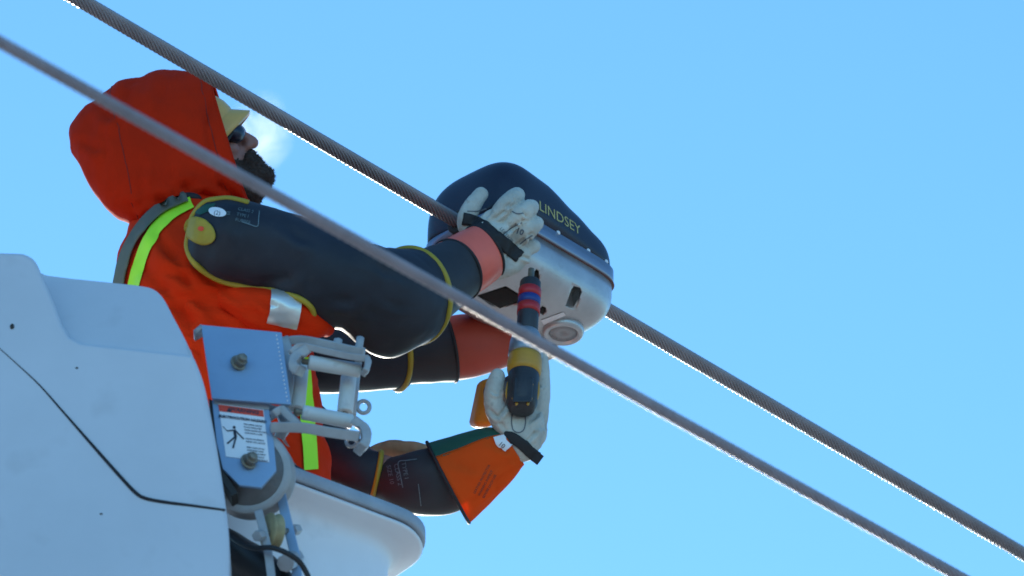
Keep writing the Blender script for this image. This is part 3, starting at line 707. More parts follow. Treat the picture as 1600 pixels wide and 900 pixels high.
b2 = MB(); h2 = P(338, 470, .36); f2 = (RT*1.0+UP*.05).normalized(); face_head(b2, h2, f2, Vector((0, 0, 1)), Vector((0, -1, 0)), .95)
limb(b2, [(P(330, 500, .36), 44), (P(335, 570, .36), 44)], 18)
loft(b2, [(P(340, 575, .37), 40, 80), (P(350, 620, .37), 72, 130), (P(345, 720, .35), 72, 110), (P(325, 850, .31), 72, 105), (P(315, 930, .30), 72, 105)], 28, 4, 2.3, .03, .05)
limb(b2, [(P(400, 615, .36), 42), (Q(435, 625, .22), 42), (Q(510, 690, .10), 38), (Q(590, 742, .0), 34), (Q(700, 745, -.05), 27), (Q(800, 712, -.08), 21)], 16)
limb(b2, [(P(345, 620, .48), 42), (P(300, 780, .50), 38), (P(360, 900, .48), 30), (P(400, 890, .46), 22)], 16)
for k in range(4): limb(b2, [(P(405, 882+k*12, .46), 8), (P(435, 886+k*12, .46), 8), (P(445, 900+k*10, .45), 7)], 10)
limb(b2, [(P(405, 880, .46), 9), (P(420, 865, .45), 8)], 10)
for s_ in (-1, 1):
    limb(b2, [(P(313, 900, .29+.09*s_), 66), (P(310, 1120, .29+.09*s_), 46), (P(305, 1400, .29+.09*s_), 32)], 16); limb(b2, [(P(300, 1428, .29+.09*s_), 30), (P(370, 1444, .29+.09*s_), 26)], 12)
for d in dh_digits: limb(b2, [(p, r*.7) for p, r in d], 12, 3)
loft(b2, [(p, a*.8, b*.7) for p, a, b in dh_palm], 20, 3, 2.4, .01, .01)
obj('body', fuse(b2, .005, 4), M['skin'], W2)
fr = []
for a, b, d, e_y in [((295, 590), (385, 585), 70, .38), ((272, 620), (430, 615), 145, .37), ((262, 700), (435, 690), 140, .35), ((240, 800), (415, 800), 135, .32), ((225, 940), (400, 940), 130, .30)]:
    A = P(*a, e_y); B = P(*b, e_y); fr.append(((A+B)/2, (B-A)/2, Vector((0, d/SC, 0))))
mb = MB(); ringsurf(mb, interp(fr, 8), 60, 2.3, True, False); m_ = mesh_of(mb); wrinkle(m_, .008, 8, seed=31); obj('jacket', m_, M['orange'], W2)
fr = []
for a, b, d in [((395, 405), (415, 560), 90), ((360, 390), (380, 590), 100), ((320, 392), (340, 600), 100), ((280, 410), (300, 590), 90), ((258, 440), (268, 540), 55), ((252, 480), (255, 510), 10)]:
    A = P(*a, .36); B = P(*b, .36); fr.append(((A+B)/2, (B-A)/2, Vector((0, d/SC, 0))))
mb = MB(); ringsurf(mb, interp(fr, 8), 60, 2.2, False, True); m_ = mesh_of(mb); wrinkle(m_, .006, 8, seed=33); obj('hood', m_, M['hood'], W2, solid=.004)
mb = MB(); ellipsoid(mb, h2+Vector((-.005, 0, .045)), f2*.108, Vector((0, .09, 0)), Vector((0, 0, .07))); obj('hard_hat', mb, M['hat'], W2)
mb = MB()
for s_ in (-1, 1): limb(mb, [(P(313, 880, .29+.09*s_), 78), (P(310, 1120, .29+.09*s_), 58), (P(305, 1390, .29+.09*s_), 45)], 16)
obj('trousers', fuse(mb, .009, 4), M['trouser'], W2)
for s_ in (-1, 1):
    mb = MB(); limb(mb, [(P(298, 1418, .29+.09*s_), 40), (P(375, 1436, .29+.09*s_), 34)], 14); obj('boot', fuse(mb, .007, 3), M['black'], W2)
mb = MB(); frl = frames([(Q(425, 635, .20), 60, 66), (Q(480, 680, .12), 50, 56), (Q(530, 716, .04), 42, 46), (Q(565, 736, .0), 37, 38), (Q(588, 742, -.002), 36, 36)], 6); ringsurf(mb, frl, 56, 2.1, True, False); m_ = mesh_of(mb); wrinkle(m_, .004, 12, seed=41)
s3 = obj('rubber_sleeve', m_, M['rubber'], W2, solid=.003, offset=-1)
mb = MB(); ring_at(mb, frl[-1], .0055, 1.02); obj('sleeve_hem', mb, M['yellow'], W2, parent=s3)
mb = MB(); fr3 = frames([(Q(572, 738, .0), 27, 30), (Q(600, 748, .0), 34, 36), (Q(645, 754, -.03), 50, 48), (Q(685, 752, -.045), 54, 52), (Q(715, 742, -.052), 50, 46), (Q(735, 733, -.056), 43, 40)], 6); ringsurf(mb, fr3, 56, 2.1, True, False); m_ = mesh_of(mb); wrinkle(m_, .003, 12, seed=43); g3b = bvh_of(m_)
g3 = obj('rubber_glove', m_, M['rubber2'], W2, solid=.003, offset=-1)
print_block(630, 722, rad(-78), ['TYPE I', 'CLASS 2', 'SIZE 10'], .012, M['inkw'], g3b, W2, g3)
obj('printed_frame', band([(652, 718), (636, 720), (623, 723), (626, 742), (630, 762)], 1.5, g3b, .0015, 2), M['inkw'], W2, parent=g3)
obj('printed_line', band([(654, 756), (656, 772), (658, 790)], 1.4, g3b, .0015, 2), M['inkw'], W2, parent=g3)
# bright orange protector cone, green layer along its top
cone = [(Vector(Q(703, 757, -.05)), Vector(Q(734, 817, -.05)), 58), (Q(740, 735, -.06), Q(773, 776, -.06), 48), (Q(775, 714, -.072), Q(806, 736, -.072), 36), (Q(797, 696, -.078), Q(818, 712, -.078), 28)]
edge_top = [(667, 691), (716, 678), (757, 667), (782, 668)]; edge_bot = [(733, 817), (768, 784), (800, 751), (820, 727)]
fr = []
for (a, b, rb, d) in zip(edge_top, edge_bot, (60, 50, 38, 30), (-.05, -.06, -.072, -.078)):
    A = Q(*a, d); B = Q(*b, d); u_ = (B-A)/2; fr.append(((A+B)/2, u_, FW*(-rb/SC)))
fr = interp(fr, 8)
mb = MB(); ringsurf(mb, fr, 50, 1.9, a0=rad(-132+0), a1=rad(132), cap0=False, cap1=False); mo = mesh_of(mb); wrinkle(mo, .0035, 13, seed=51); crease(mo, [([(700, 720), (740, 735), (780, 730)], 5, .003), ([(730, 790), (760, 765), (800, 735)], 4, .003), ([(760, 690), (790, 705), (806, 722)], 4, .003)]); cob = bvh_of(mo)
cc = obj('protector_cuff', mo, M['cuffo'], W2, solid=.0025, offset=-1, label='bright orange protector cuff')
mb = MB(); ringsurf(mb, [(c, u_*.985, v_*.985) for c, u_, v_ in fr], 26, 1.9, a0=rad(128), a1=rad(232), cap0=False, cap1=False); mg = mesh_of(mb); wrinkle(mg, .0018, 16, seed=51)
gr = obj('green_liner', mg, M['green'], W2, parent=cc, solid=.003, offset=-1)
mb = MB(); ring_at(mb, fr[0], .0035, 1.0); obj('cuff_binding', mb, M['black'], W2, parent=cc)
print_block(741, 771, rad(62), ['LEATHER PROTECTOR', 'WARNING INSPECT', 'BEFORE EACH USE'], .0062, M['inko'], cob, W2, cc, lh=1.6, bold=.0001)
obj('size_label', drape([(771, 684), (787, 680), (801, 694), (789, 707), (776, 697)], cob, .003, 5), M['label'], W2, parent=cc)
print_block(780, 692, rad(-40), ['10'], .013, M['ink'], cob, W2, cc, .0042)
# tan cuff fold behind the forearm
mb = MB(); limb(mb, [(Q(575, 715, .07), 12), (Q(610, 702, .06), 14), (Q(640, 702, .04), 13), (Q(668, 706, .02), 9)], 14); m_ = fuse(mb, .003, 3); wrinkle(m_, .005, 26, seed=8); obj('cuff_fold', m_, M['tan'], W2, label='tan leather fold behind the forearm')
# leather hand round the tool
mb = hand_mb(dh_digits, dh_palm); m_ = fuse(mb, .0024, 4); wrinkle(m_, .0018, 22, seed=61); wrinkle(m_, .0007, 60, seed=62, ridge=True); crease(m_, [([(776, 655), (788, 640), (792, 618)], 3, .0035), ([(765, 640), (775, 650), (790, 672)], 3, .003), ([(826, 660), (838, 650), (850, 648)], 3, .003), ([(824, 690), (836, 676), (848, 668)], 3, .003), ([(836, 600), (843, 604), (852, 602)], 2, .002), ([(768, 612), (775, 616), (784, 612)], 2, .002)]); h3b = bvh_of(m_)
hg3 = obj('leather_glove', m_, M['leather'], W2, label='pale leather glove gripping the impact driver')
obj('wrist_strap', band([(788, 683), (800, 684), (815, 694), (828, 706), (838, 714)], 17, h3b, .003, 5), M['black'], W2, parent=hg3, solid=.003, offset=1)
mb = MB(); c_ = Q(837, 714, -.10); box(mb, c_, (RT*.8-UP*.6)*.012, (RT*.6+UP*.8)*.011, FW*.002); obj('strap_end', mb, M['black'], W2, parent=hg3, bev=.001)
us = [(800, 645), (799, 660), (802, 672), (810, 676), (818, 672), (821, 660), (820, 645)]
obj('seam', band(us, 1.8, h3b, .0008, 2), M['inkb'], W2, parent=hg3)

# ------------------------------------------------------------------ impact driver
TD = Thing('impact_driver', 'yellow and black impact driver with red and blue taped nose pointing up', 'impact driver', Q(818, 600, -.06))
tA = Q(815, 634, -.115); tB = Q(829, 440, .065); ax = (tB-tA).normalized(); LT = (tB-tA).length
def tl(f): return tA+ax*(LT*f)
def tlathe(name, prof, mat, **kw):
    mb_ = MB(); lathe(mb_, tA, ax, [(f*LT, r/SC) for f, r in prof], 40); return obj(name, mb_, mat, TD, **kw)
mot = tlathe('rear_housing', [(-.04, 4), (-.04, 15), (-.03, 20), (.02, 24.5), (.10, 25), (.24, 24.5), (.26, 23)], M['tool_b'])
tlathe('motor_housing', [(.245, 22), (.25, 25), (.28, 27), (.36, 27), (.395, 25)], M['tool_y'])
tlathe('front_housing', [(.385, 24), (.40, 27), (.50, 25.5), (.56, 22), (.585, 19), (.59, 15)], M['tool_g'])
tlathe('socket', [(.58, 15), (.60, 17), (.99, 16.5), (1.0, 15), (1.0, 8)], M['tool_b'])
tlathe('tape', [(.735, 16.5), (.735, 18), (.80, 18), (.80, 16.5)], M['tape_r'], label='lower red tape')
tlathe('tape', [(.802, 16.5), (.802, 17.8), (.862, 17.8), (.862, 16.5)], M['tape_b'], label='blue tape')
tlathe('tape', [(.864, 16.5), (.864, 18), (.93, 18), (.93, 16.5)], M['tape_r'], label='upper red tape')
tlathe('bit', [(.99, 8), (1.02, 8), (1.03, 5), (1.10, 5)], M['bolt'])
# yellow side cheeks and vents on the rear
for sx in (-1, 1):
    mb = MB(); limb(mb, [(tl(.04)+RT*sx*.026-FW*.006, 3), (tl(.10)+RT*sx*.029-FW*.006, 3.5), (tl(.18)+RT*sx*.028-FW*.006, 3)], 12); obj('side_trim', mb, M['tool_y'], TD, parent=mot)
for (fx, ff) in ((-.017, .06), (.017, .06), (-.010, .02), (.012, .02), (-.017, .17), (.017, .17)):
    mb = MB(); p_ = tl(ff)+RT*fx-FW*.0285; ellipsoid(mb, p_, RT*.003, FW*.003, ax*.005, 10, 6); obj('screw', mb, M['tool_y'], TD, parent=mot)
# rear cap ribs
mb = MB(); box(mb, tl(.13)-FW*.030, RT*.019, ax*.030, FW*.006); obj('back_plate', mb, M['tool_b'], TD, parent=mot, bev=.004)
# handle going back through the grip to the battery foot
hdv = (FW*.88-RT*.36-UP*.14).normalized()
mb = MB(); loft(mb, [(tl(.2)+hdv*.01, 20, 17), (tl(.19)+hdv*.06, 17, 15), (tl(.17)+hdv*.11, 19, 17), (tl(.16)+hdv*.13, 24, 24)], 24, 5, 2.4); obj('handle', mb, M['tool_b'], TD)
bc = Q(760, 630, .07)
mb = MB(); box(mb, bc, RT*.022-FW*.01, UP*.048+RT*.010, (hdv*.022)); bat = obj('battery', mb, M['tool_y'], TD, bev=.012, seg=5)

# ------------------------------------------------------------------ bucket
BA = rad(37); bx = Vector((math.cos(BA), math.sin(BA), 0)); by = Vector((-math.sin(BA), math.cos(BA), 0))
cor = P(698, 817, -.09)                       # outer near right corner of the rim, at its top
BL, BW = .62, .86
bcen = cor-bx*(BL/2)+by*(BW/2); ztop = cor.z
BK = Thing('bucket', 'cream fibreglass lift bucket with thick grey rim holding the workers', 'lift bucket', Vector((bcen.x, bcen.y, ztop-.98)))
def rrect(hx, hy, r, z, n=10):
    out = []
    for (sx, sy, a0) in ((1, 1, 0), (-1, 1, 90), (-1, -1, 180), (1, -1, 270)):
        for k in range(n+1):
            a = rad(a0+90*k/n); out.append(Vector((bcen.x, bcen.y, z))+bx*(sx*(hx-r)+r*math.cos(a))+by*(sy*(hy-r)+r*math.sin(a)))
    return out
def stack(rings):
    mb_ = MB(); m_ = len(rings[0]); V = [v for r_ in rings for v in r_]
    F = [(i*m_+k, i*m_+(k+1) % m_, (i+1)*m_+(k+1) % m_, (i+1)*m_+k) for i in range(len(rings)-1) for k in range(m_)]
    return mb_.add(V, F)
e_ = .045; hx, hy = BL/2, BW/2
rings = [rrect(hx-.10, hy-.10, .06, ztop-.98), rrect(hx-.085, hy-.085, .07, ztop-.975), rrect(hx-.070, hy-.070, .08, ztop-.94), rrect(hx-.060, hy-.060, .095, ztop-.16), rrect(hx-.058, hy-.058, .095, ztop-.080), rrect(hx-.054, hy-.054, .10, ztop-.062), rrect(hx-.044, hy-.044, .105, ztop-.050), rrect(hx-.026, hy-.026, .11, ztop-.042), rrect(hx-.006, hy-.006, .115, ztop-.037), rrect(hx-.002, hy-.002, .115, ztop-.034)]
mb = stack(rings); mb.f.append(tuple(range(len(rings[0])))[::-1]); wall = obj('bucket_wall', mb, M['bucket'], BK, solid=.008, offset=-1)
rr_ = [rrect(hx-.006, hy-.006, .115, ztop-.030), rrect(hx+.002, hy+.002, .115, ztop-.030), rrect(hx+.004, hy+.004, .115, ztop-.027), rrect(hx+.004, hy+.004, .115, ztop-.006), rrect(hx-.002, hy-.002, .115, ztop-.001), rrect(hx-.010, hy-.010, .11, ztop), rrect(hx-.055, hy-.055, .09, ztop), rrect(hx-.062, hy-.062, .09, ztop-.008), rrect(hx-.062, hy-.062, .09, ztop-.030)]
obj('rim', stack(rr_), M['rim'], BK, bev=0)

# ------------------------------------------------------------------ boom with its moulded cover
BM = Thing('boom_tip', 'big white moulded boom cover with a dark curved seam filling lower left', 'boom', P(100, 1300, -.6))
CD = -.62
def crv(pts, sub=4): return [tuple(x[0]) for x in interp([(Vector(p),) for p in pts], sub)]
outer = [(-420, 400)]+crv([(-60, 392), (20, 393), (42, 396), (56, 407), (66, 428)], 4)
# main face, with the notch, and the leaning upper facet
main = outer+[(86, 474), (98, 506), (110, 525), (128, 534)]+crv([(128, 534), (200, 542), (302, 553)], 4)[1:]+crv([(302, 553), (318, 595), (332, 660), (345, 735), (353, 790), (358, 840), (358, 900)], 4)[1:]+[(357, 1250), (-420, 1250)]
mb = MB(); A = [P(x, y, CD) for x, y in main]
mb.add(A, [tuple(range(len(A)))])
bm = bmesh.new(); 
def cover_piece(name, pts, depth_front, depth_back, lean=None, bevw=.02):
    F = [P(x, y, depth_front if lean is None else lean(x, y)) for x, y in pts]; Bk = [Vector((v.x, depth_back+Y0, v.z)) for v in F]
    n = len(F); mb_ = MB(); mb_.add(F+Bk, [tuple(range(n)), tuple(range(2*n-1, n-1, -1))]+[(k, (k+1) % n, n+(k+1) % n, n+k)[::-1] for k in range(n)])
    return mb_
cover = obj('cover', cover_piece('cover', main, CD, CD+.15), M['fibre'], BM, bev=.012, seg=5)
fac = [(62, 424), (72, 429), (110, 434), (170, 440)]+crv([(170, 440), (222, 446), (242, 452), (256, 466), (270, 492), (290, 530), (306, 566)], 4)[1:]+[(200, 556), (120, 548), (90, 520)]
def leanf(x, y): return CD+.006+max(0, (550-y))/678*.45
facet = obj('upper_facet', cover_piece('f', fac, CD, CD+.148, leanf), M['fibre'], BM, bev=.014, seg=5)
cvb = bvh_of(mesh_of(cover_piece('cover', main, CD, CD+.34)))
sp = [(-30, 520), (0, 545), (30, 572), (62, 602), (100, 645), (150, 702), (190, 747), (212, 770), (228, 779), (260, 785), (300, 790), (352, 797)]
rr = [.0006, .0008, .001, .0014, .002, .003, .0034, .0036, .0036, .0034, .0028, .0022]
pts3 = [P(x, y, CD-.0003) for x, y in sp]; rfull = [x[0] for x in interp([(float(r),) for r in rr], 5)]
mb = MB(); tube(mb, pts3, rfull, 8, False, 5); obj('seam', mb, M['seam'], BM)
mb = MB()
for (x, y) in ((19, 510),): ellipsoid(mb, P(x, y, CD-.001), RT*.004, Vector((0, .002, 0)), ZV*.006, 10, 6)
obj('chip', mb, M['cavity'], BM)
for (x, y) in ((158, 803), (120, 575)):
    mb = MB(); ellipsoid(mb, P(x, y, CD-.0003), RT*.003, Vector((0, .001, 0)), ZV*.002, 8, 6); obj('chip', mb, M['cavity'], BM)
# arm of the boom below the frame
mb = MB(); a_ = P(40, 1400, CD+.07); b_ = Vector((-4.5, Y0+1.5, 1.2)); t_ = (b_-a_).normalized(); s_ = t_.cross(ZV).normalized(); n_ = s_.cross(t_)
ringsurf(mb, [(a_-t_*.3, s_*.13, n_*.16), (b_, s_*.17, n_*.2)], 32, 6); obj('boom_arm', mb, M['fibre'], BM)
mb = MB(); box(mb, Vector((-4.5, Y0+1.5, .7)), Vector((.6, 0, 0)), Vector((0, .6, 0)), Vector((0, 0, .7))); obj('pedestal', mb, M['fibre'], BM, bev=.04)

# ------------------------------------------------------------------ bracket with rollers, placard and sheave
BD = -.50
BR = Thing('roller_bracket', 'blue grey steel bracket with roller guide, warning placard and sheave beside the cover', 'bracket', P(380, 640, BD))
def plate(name, pts, dy, th_, mat, bev=.0015, dfun=None, parent=None, label=None):
    F = [P(x, y, dy if dfun is None else dfun(x, y)) for x, y in pts]
    mb_ = MB(); prism(mb_, F, Vector((0, th_, 0))); return obj(name, mb_, mat, BR, bev=bev, parent=parent, label=label)
pl = plate('upper_plate', [(314, 507), (440, 519), (455, 632), (331, 622)], BD-.012, .006, M['galb'], dfun=lambda x, y: BD-.01+(570-y)/678*.10, label='flat upper plate with a row of small rivets')
mb = MB(); p0 = [P(x, y, BD-.01+(570-y)/678*.10) for x, y in ((314, 506), (302, 516), (304, 520), (316, 513))]; prism(mb, p0, Vector((0, .03, 0))); obj('folded_lip', mb, M['gal'], BR, parent=pl)
for k in range(17):
    q = k/16; x = 435+(452-435)*q-3; y = 524+(626-524)*q; mb = MB(); ellipsoid(mb, P(x, y, BD-.01+(570-y)/678*.10-.0005), RT*.0016, Vector((0, .0016, 0)), ZV*.0018, 8, 5); obj('rivet', mb, M['label'], BR, parent=pl)
side = plate('side_strip', [(326, 622), (336, 628), (350, 735), (372, 770), (362, 775), (342, 742), (330, 650)], BD+.004, .05, M['cavity'])
plo = plate('placard_plate', [(331, 624), (420, 634), (428, 690), (432, 735), (408, 762), (374, 758), (348, 732), (338, 690)], BD-.002, .008, M['galb'], label='lower plate with chamfered bottom corners')
mb = MB(); prism(mb, [P(x, y, BD-.004) for x, y in ((333, 620), (420, 630), (421, 640), (334, 630))], Vector((0, .006, 0))); obj('ledge', mb, M['gal'], BR, parent=plo, bev=.001)
def flat(pts, dy, thick=.0008): mb_ = MB(); return prism(mb_, [P(x, y, dy) for x, y in pts], Vector((0, thick, 0)))
stk = obj('warning_label', flat([(341, 631), (412, 640), (421, 722), (353, 713)], BD-.0032), M['label'], BR, smooth=False)
obj('red_header', flat([(341, 632), (411, 641), (412.5, 651), (342.5, 642)], BD-.0042), M['labelred'], BR, parent=stk, smooth=False)
r_ = (P(411, 641, BD)-P(341, 632, BD)).normalized(); u_ = (P(341, 632, BD)-P(353, 713, BD)).normalized()
def ptext(s, x, y, size, mat, cen=True, bold=0): obj('printing', text_mesh(s, P(x, y, BD-.0044), r_, u_, size, None, 0, center=cen, bold=bold), mat, BR, parent=stk, smooth=False)
mb = MB(); prism(mb, [P(x, y, BD-.0045) for x, y in ((354, 643), (358, 636), (362, 644))], Vector((0, .0002, 0)))
obj('warning_triangle', mb, M['ink'], BR, parent=stk, smooth=False)
ptext('WARNING', 382, 642, .0112, M['ink'], bold=.0004)
ptext('ELECTROCUTION HAZARD', 379, 654.5, .0072, M['ink'], bold=.0004)
lines = ['THIS AERIAL DEVICE', 'IS NOT INSULATED', 'WHEN BOOM OR LOAD', 'CONTACTS A LINE.', '', 'DEATH OR SERIOUS', 'INJURY WILL OCCUR', '', 'KEEP CLEAR OF ALL', 'ENERGIZED LINES', 'AND TRUCK PARTS', 'DO NOT TOUCH', 'WHEN IN CONTACT']
for i, s in enumerate(lines):
    if s: ptext(s, 380.5+i*.62, 662.5+i*4.5, .0038, M['ink'], False, .00012)
# falling figure
fig = MB()
for a, b, wd in (((366, 671), (368, 682), 4.2), ((368, 682), (355, 693), 2.6), ((369, 682), (364, 700), 2.6), ((367, 672), (355, 673), 2.0), ((367, 672), (381, 686), 2.0), ((348, 666), (355, 673), 1.0)):
    A = P(*a, BD-.0043); B = P(*b, BD-.0043); t_ = (B-A).normalized(); nn = Vector((-t_.z, 0, t_.x))*(wd/2/SC); prism(fig, [A-nn, B-nn, B+nn, A+nn], Vector((0, .0004, 0)))
c_ = P(366, 667.5, BD-.0043); prism(fig, [c_+Vector((math.cos(a)*.0028, 0, math.sin(a)*.0032)) for a in [2*math.pi*k/12 for k in range(12)]], Vector((0, .0004, 0)))
obj('falling_figure', fig, M['ink'], BR, parent=stk, smooth=False)
def bolt(x, y, dy, r=.013, ln=.024):
    dv = Vector((.45, -.85, .10)).normalized(); p_ = P(x, y, dy); mb_ = MB(); cyl(mb_, p_, p_+dv*.004, r*1.25, bev=.001); mb2 = MB(); 
    u1 = dv.orthogonal().normalized(); v1 = dv.cross(u1); prism(mb2, [p_+dv*.003+(u1*math.cos(rad(60*k))+v1*math.sin(rad(60*k)))*r for k in range(6)], dv*ln*.55)
    cyl(mb_, p_, p_+dv*ln, r*.6, bev=.001); o_ = obj('bolt', mb_, M['bolt'], BR); obj('nut', mb2, M['bolt'], BR, parent=o_, bev=.001)
bolt(372, 568, BD-.012); bolt(388, 722, BD-.004)
# sheave under the placard
sc_ = P(392, 742, BD+.05); sax = Vector((.12, .95, .28)).normalized()
mb = MB(); lathe(mb, sc_-sax*.03, sax, [(.0, .066), (.0, .078), (.004, .081), (.008, .080), (.013, .070), (.027, .066), (.041, .070), (.047, .080), (.052, .081), (.055, .078), (.055, .066), (.045, .061), (.01, .061), (0, .066)], 64)
obj('sheave', mb, M['gal'], BR)
mb = MB()
for k in range(5):
    a = rad(72*k+15); u1 = sax.orthogonal().normalized(); v1 = sax.cross(u1); dv = u1*math.cos(a)+v1*math.sin(a); tube(mb, [sc_+dv*.012, sc_+dv*.063], .006)
cyl(mb, sc_-sax*.02, sc_+sax*.02, .018, bev=.002); obj('spoke', mb, M['gal'], BR)
# roller guide
def rod(name, pts, r, mat=None, dys=None, sub=3, n=14, parent=None):
    mb_ = MB(); tube(mb_, [P(x, y, d) for x, y, d in pts], r/SC, n, False, sub); return obj(name, mb_, mat or M['gal'], BR, parent=parent)
def roller(a, b, r, axle=True):
    mb_ = MB(); A = P(*a); B = P(*b); cyl(mb_, A, B, r/SC, bev=.0025, n=24); o_ = obj('roller', mb_, M['roller'], BR)
    t_ = (B-A).normalized(); mb_ = MB(); cyl(mb_, A-t_*.012, B+t_*.012, r*.4/SC); obj('axle', mb_, M['bolt'], BR, parent=o_)
roller((482, 566, BD+.00), (563, 579, BD+.02), 11)
roller((472, 644, BD-.0), (551, 659, BD+.02), 11)
roller((545, 588, BD+.06), (539, 645, BD+.06), 12)
roller((470, 572, BD+.07), (464, 640, BD+.07), 12)
def bar(name, pts, wd, dy0, dy1, mat=M['gal'], bev=.002):
    mb_ = MB(); dm = (dy0+dy1)/2; loft(mb_, [(P(x, y, dm), wd*.52, (dy1-dy0)*SC/2) for x, y in pts], 40, 5, 9, .003, .003); return obj(name, mb_, mat, BR)

bar('frame_bar', [(444, 534), (470, 531), (510, 538), (545, 546), (568, 550)], 13, BD+.05, BD+.075)
bar('frame_bar', [(455, 552), (470, 541), (510, 549), (548, 557), (574, 560)], 10, BD-.02, BD-.005)
bar('frame_bar', [(566, 560), (574, 562), (573, 575), (569, 582)], 9, BD-.02, BD+.01)
bar('frame_bar', [(476, 548), (463, 560), (462, 574), (470, 580)], 16, BD-.02, BD+.03)
bar('frame_bar', [(560, 566), (556, 600), (551, 650)], 10, BD+.08, BD+.10)
bar('frame_bar', [(424, 668), (470, 668), (512, 675), (560, 682)], 15, BD-.02, BD-.004)
bar('frame_bar', [(424, 650), (440, 640), (452, 650), (470, 668)], 12, BD-.02, BD+.03)
bar('frame_bar', [(558, 660), (570, 672), (570, 690), (562, 702)], 14, BD-.02, BD+.03)
bar('frame_bar', [(446, 534), (452, 560), (452, 600), (446, 640)], 14, BD+.04, BD+.08)
bar('frame_bar', [(420, 640), (440, 648), (444, 665), (440, 676)], 16, BD+.04, BD+.09)
rod('bolt_stem', [(560, 548, BD+.06), (563, 528, BD+.06)], 6)
mb = MB(); cyl(mb, P(527, 540, BD+.06), P(528, 531, BD+.06), .009, bev=.001, n=6); obj('nut', mb, M['gal'], BR)
def ringo(x, y, r, t, dy):
    mb_ = MB(); tube(mb_, [P(x+r*math.cos(a), y+r*math.sin(a), dy) for a in [2*math.pi*k/24 for k in range(24)]], t/SC, 10, True); obj('eye_ring', mb_, M['gal'], BR)
ringo(568, 636, 9.5, 3.2, BD+.09); ringo(549, 690, 8, 2.8, BD+.03)
# link below with a small tan wheel
bar('link_strap', [(437, 764), (445, 800), (455, 842), (462, 875), (466, 930)], 14, BD+.06, BD+.07, M['galb'])
bar('link_strap', [(404, 800), (412, 830), (420, 870), (426, 920)], 12, BD+.00, BD+.012)
mb = MB(); p_ = P(429, 831, BD+.03); av = Vector((.88, .46, .1)).normalized(); lathe(mb, p_-av*.014, av, [(0, .008), (0, .033), (.003, .034), (.007, .029), (.013, .029), (.017, .034), (.020, .033), (.020, .008)], 36)
obj('small_wheel', mb, M['brass'], BR)
mb = MB(); cyl(mb, P(406, 836, BD-.0), P(462, 828, BD+.085), .006); obj('pin', mb, M['bolt'], BR)
for a, b in (((401, 838, BD-.015), (409, 836, BD+.0)), ((457, 829, BD+.07), (465, 827, BD+.085))):
    mb = MB(); cyl(mb, P(*a), P(*b), .0105, bev=.001, n=6); obj('nut', mb, M['gal'], BR, smooth=False)
mb = MB(); cyl(mb, P(446, 880, BD+.02), P(462, 872, BD+.09), .017, bev=.002, n=8); obj('nut', mb, M['gal'], BR, smooth=False)
mb = MB(); loft(mb, [(P(352, 770, BD+.1), 14, 14), (P(380, 768, BD+.09), 12, 14), (P(396, 760, BD+.08), 10, 12)], 16, 4, 2.2); obj('spacer', mb, M['cavity'], BR)

# ------------------------------------------------------------------ black boot and hose under the bracket
HZ = Thing('hydraulic_hose', 'black hydraulic hose looping below the bracket in front of the bucket', 'hose', P(400, 900, BD+.02))
mb = MB(); tube(mb, [P(340, 815, BD+.06), P(365, 842, BD+.03), P(395, 856, BD), P(425, 856, BD-.02), P(455, 868, BD-.02), P(475, 888, BD), P(490, 930, BD+.02), P(492, 1000, BD+.04)], .0052, 12, False, 6); obj('hose', mb, M['hose'], HZ)
mb = MB(); loft(mb, [(P(335, 852, BD+.12), 34, 40), (P(370, 868, BD+.12), 30, 40), (P(405, 890, BD+.12), 30, 40), (P(435, 925, BD+.12), 32, 40), (P(450, 985, BD+.12), 32, 36)], 28, 5, 2.4, 0, .02); m_ = mesh_of(mb); wrinkle(m_, .004, 16, seed=3); obj('rubber_boot', m_, M['hose'], HZ)

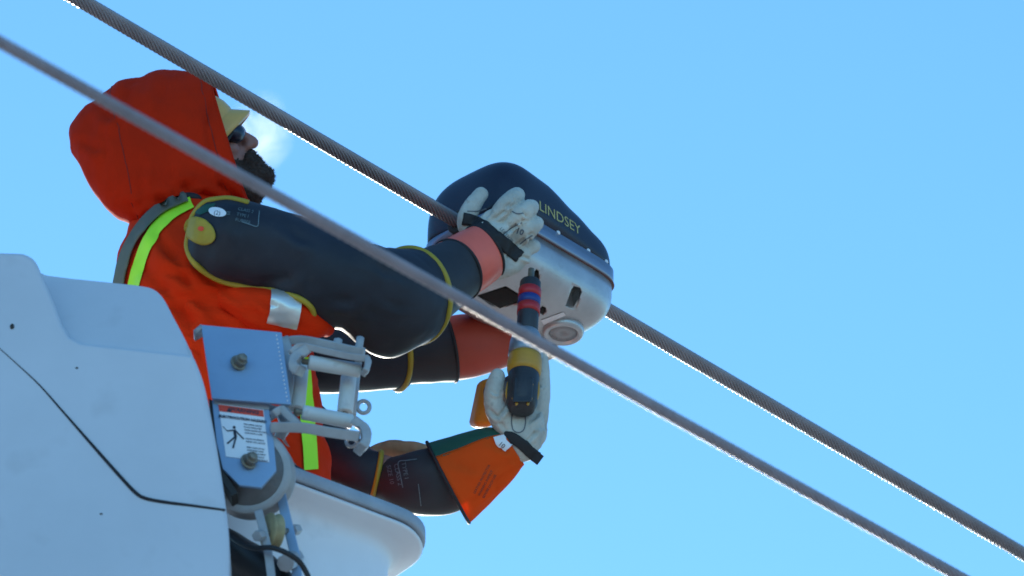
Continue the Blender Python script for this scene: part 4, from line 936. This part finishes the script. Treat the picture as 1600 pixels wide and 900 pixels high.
# ------------------------------------------------------------------ breath vapour
vm = bpy.data.materials.new('breath_vapour'); vm.use_nodes = True; t = vm.node_tree
for nd in list(t.nodes):
    if nd.type == 'BSDF_PRINCIPLED': t.nodes.remove(nd)
pv = t.nodes.new('ShaderNodeVolumePrincipled'); pv.inputs['Color'].default_value = (.95, .97, 1, 1); pv.inputs['Anisotropy'].default_value = .35
t.links.new(pv.outputs[0], t.nodes['Material Output'].inputs['Volume'])
tc = t.nodes.new('ShaderNodeTexCoord'); nz = t.nodes.new('ShaderNodeTexNoise'); nz.inputs['Scale'].default_value = 11; nz.inputs['Detail'].default_value = 6; nz.inputs['Distortion'].default_value = 1.4
t.links.new(tc.outputs['Object'], nz.inputs[0])
# fall-off to the edge from generated coordinates
mp = t.nodes.new('ShaderNodeVectorMath'); mp.operation = 'SUBTRACT'; mp.inputs[1].default_value = (.5, .5, .5); t.links.new(tc.outputs['Generated'], mp.inputs[0])
ln = t.nodes.new('ShaderNodeVectorMath'); ln.operation = 'LENGTH'; t.links.new(mp.outputs[0], ln.inputs[0])
m1 = t.nodes.new('ShaderNodeMapRange'); m1.inputs[1].default_value = .5; m1.inputs[2].default_value = .1; m1.inputs[3].default_value = 0; m1.inputs[4].default_value = 1; t.links.new(ln.outputs['Value'], m1.inputs[0])
m2 = t.nodes.new('ShaderNodeMapRange'); m2.inputs[1].default_value = .40; m2.inputs[2].default_value = .75; m2.inputs[4].default_value = 1; t.links.new(nz.outputs[0], m2.inputs[0])
mm = t.nodes.new('ShaderNodeMath'); mm.operation = 'MULTIPLY'; t.links.new(m1.outputs[0], mm.inputs[0]); t.links.new(m2.outputs[0], mm.inputs[1])
mk = t.nodes.new('ShaderNodeMath'); mk.operation = 'MULTIPLY'; mk.inputs[1].default_value = 15; t.links.new(mm.outputs[0], mk.inputs[0]); t.links.new(mk.outputs[0], pv.inputs['Density'])
mb = MB(); ellipsoid(mb, Vector((0, 0, 0)), RT*.072, FW*.08, UP*.098)
br = obj('breath', mb, vm); br.location = Q(408, 206, .38); top(br, 'small white puff of breath in front of the hooded face', 'breath vapour', kind='stuff')
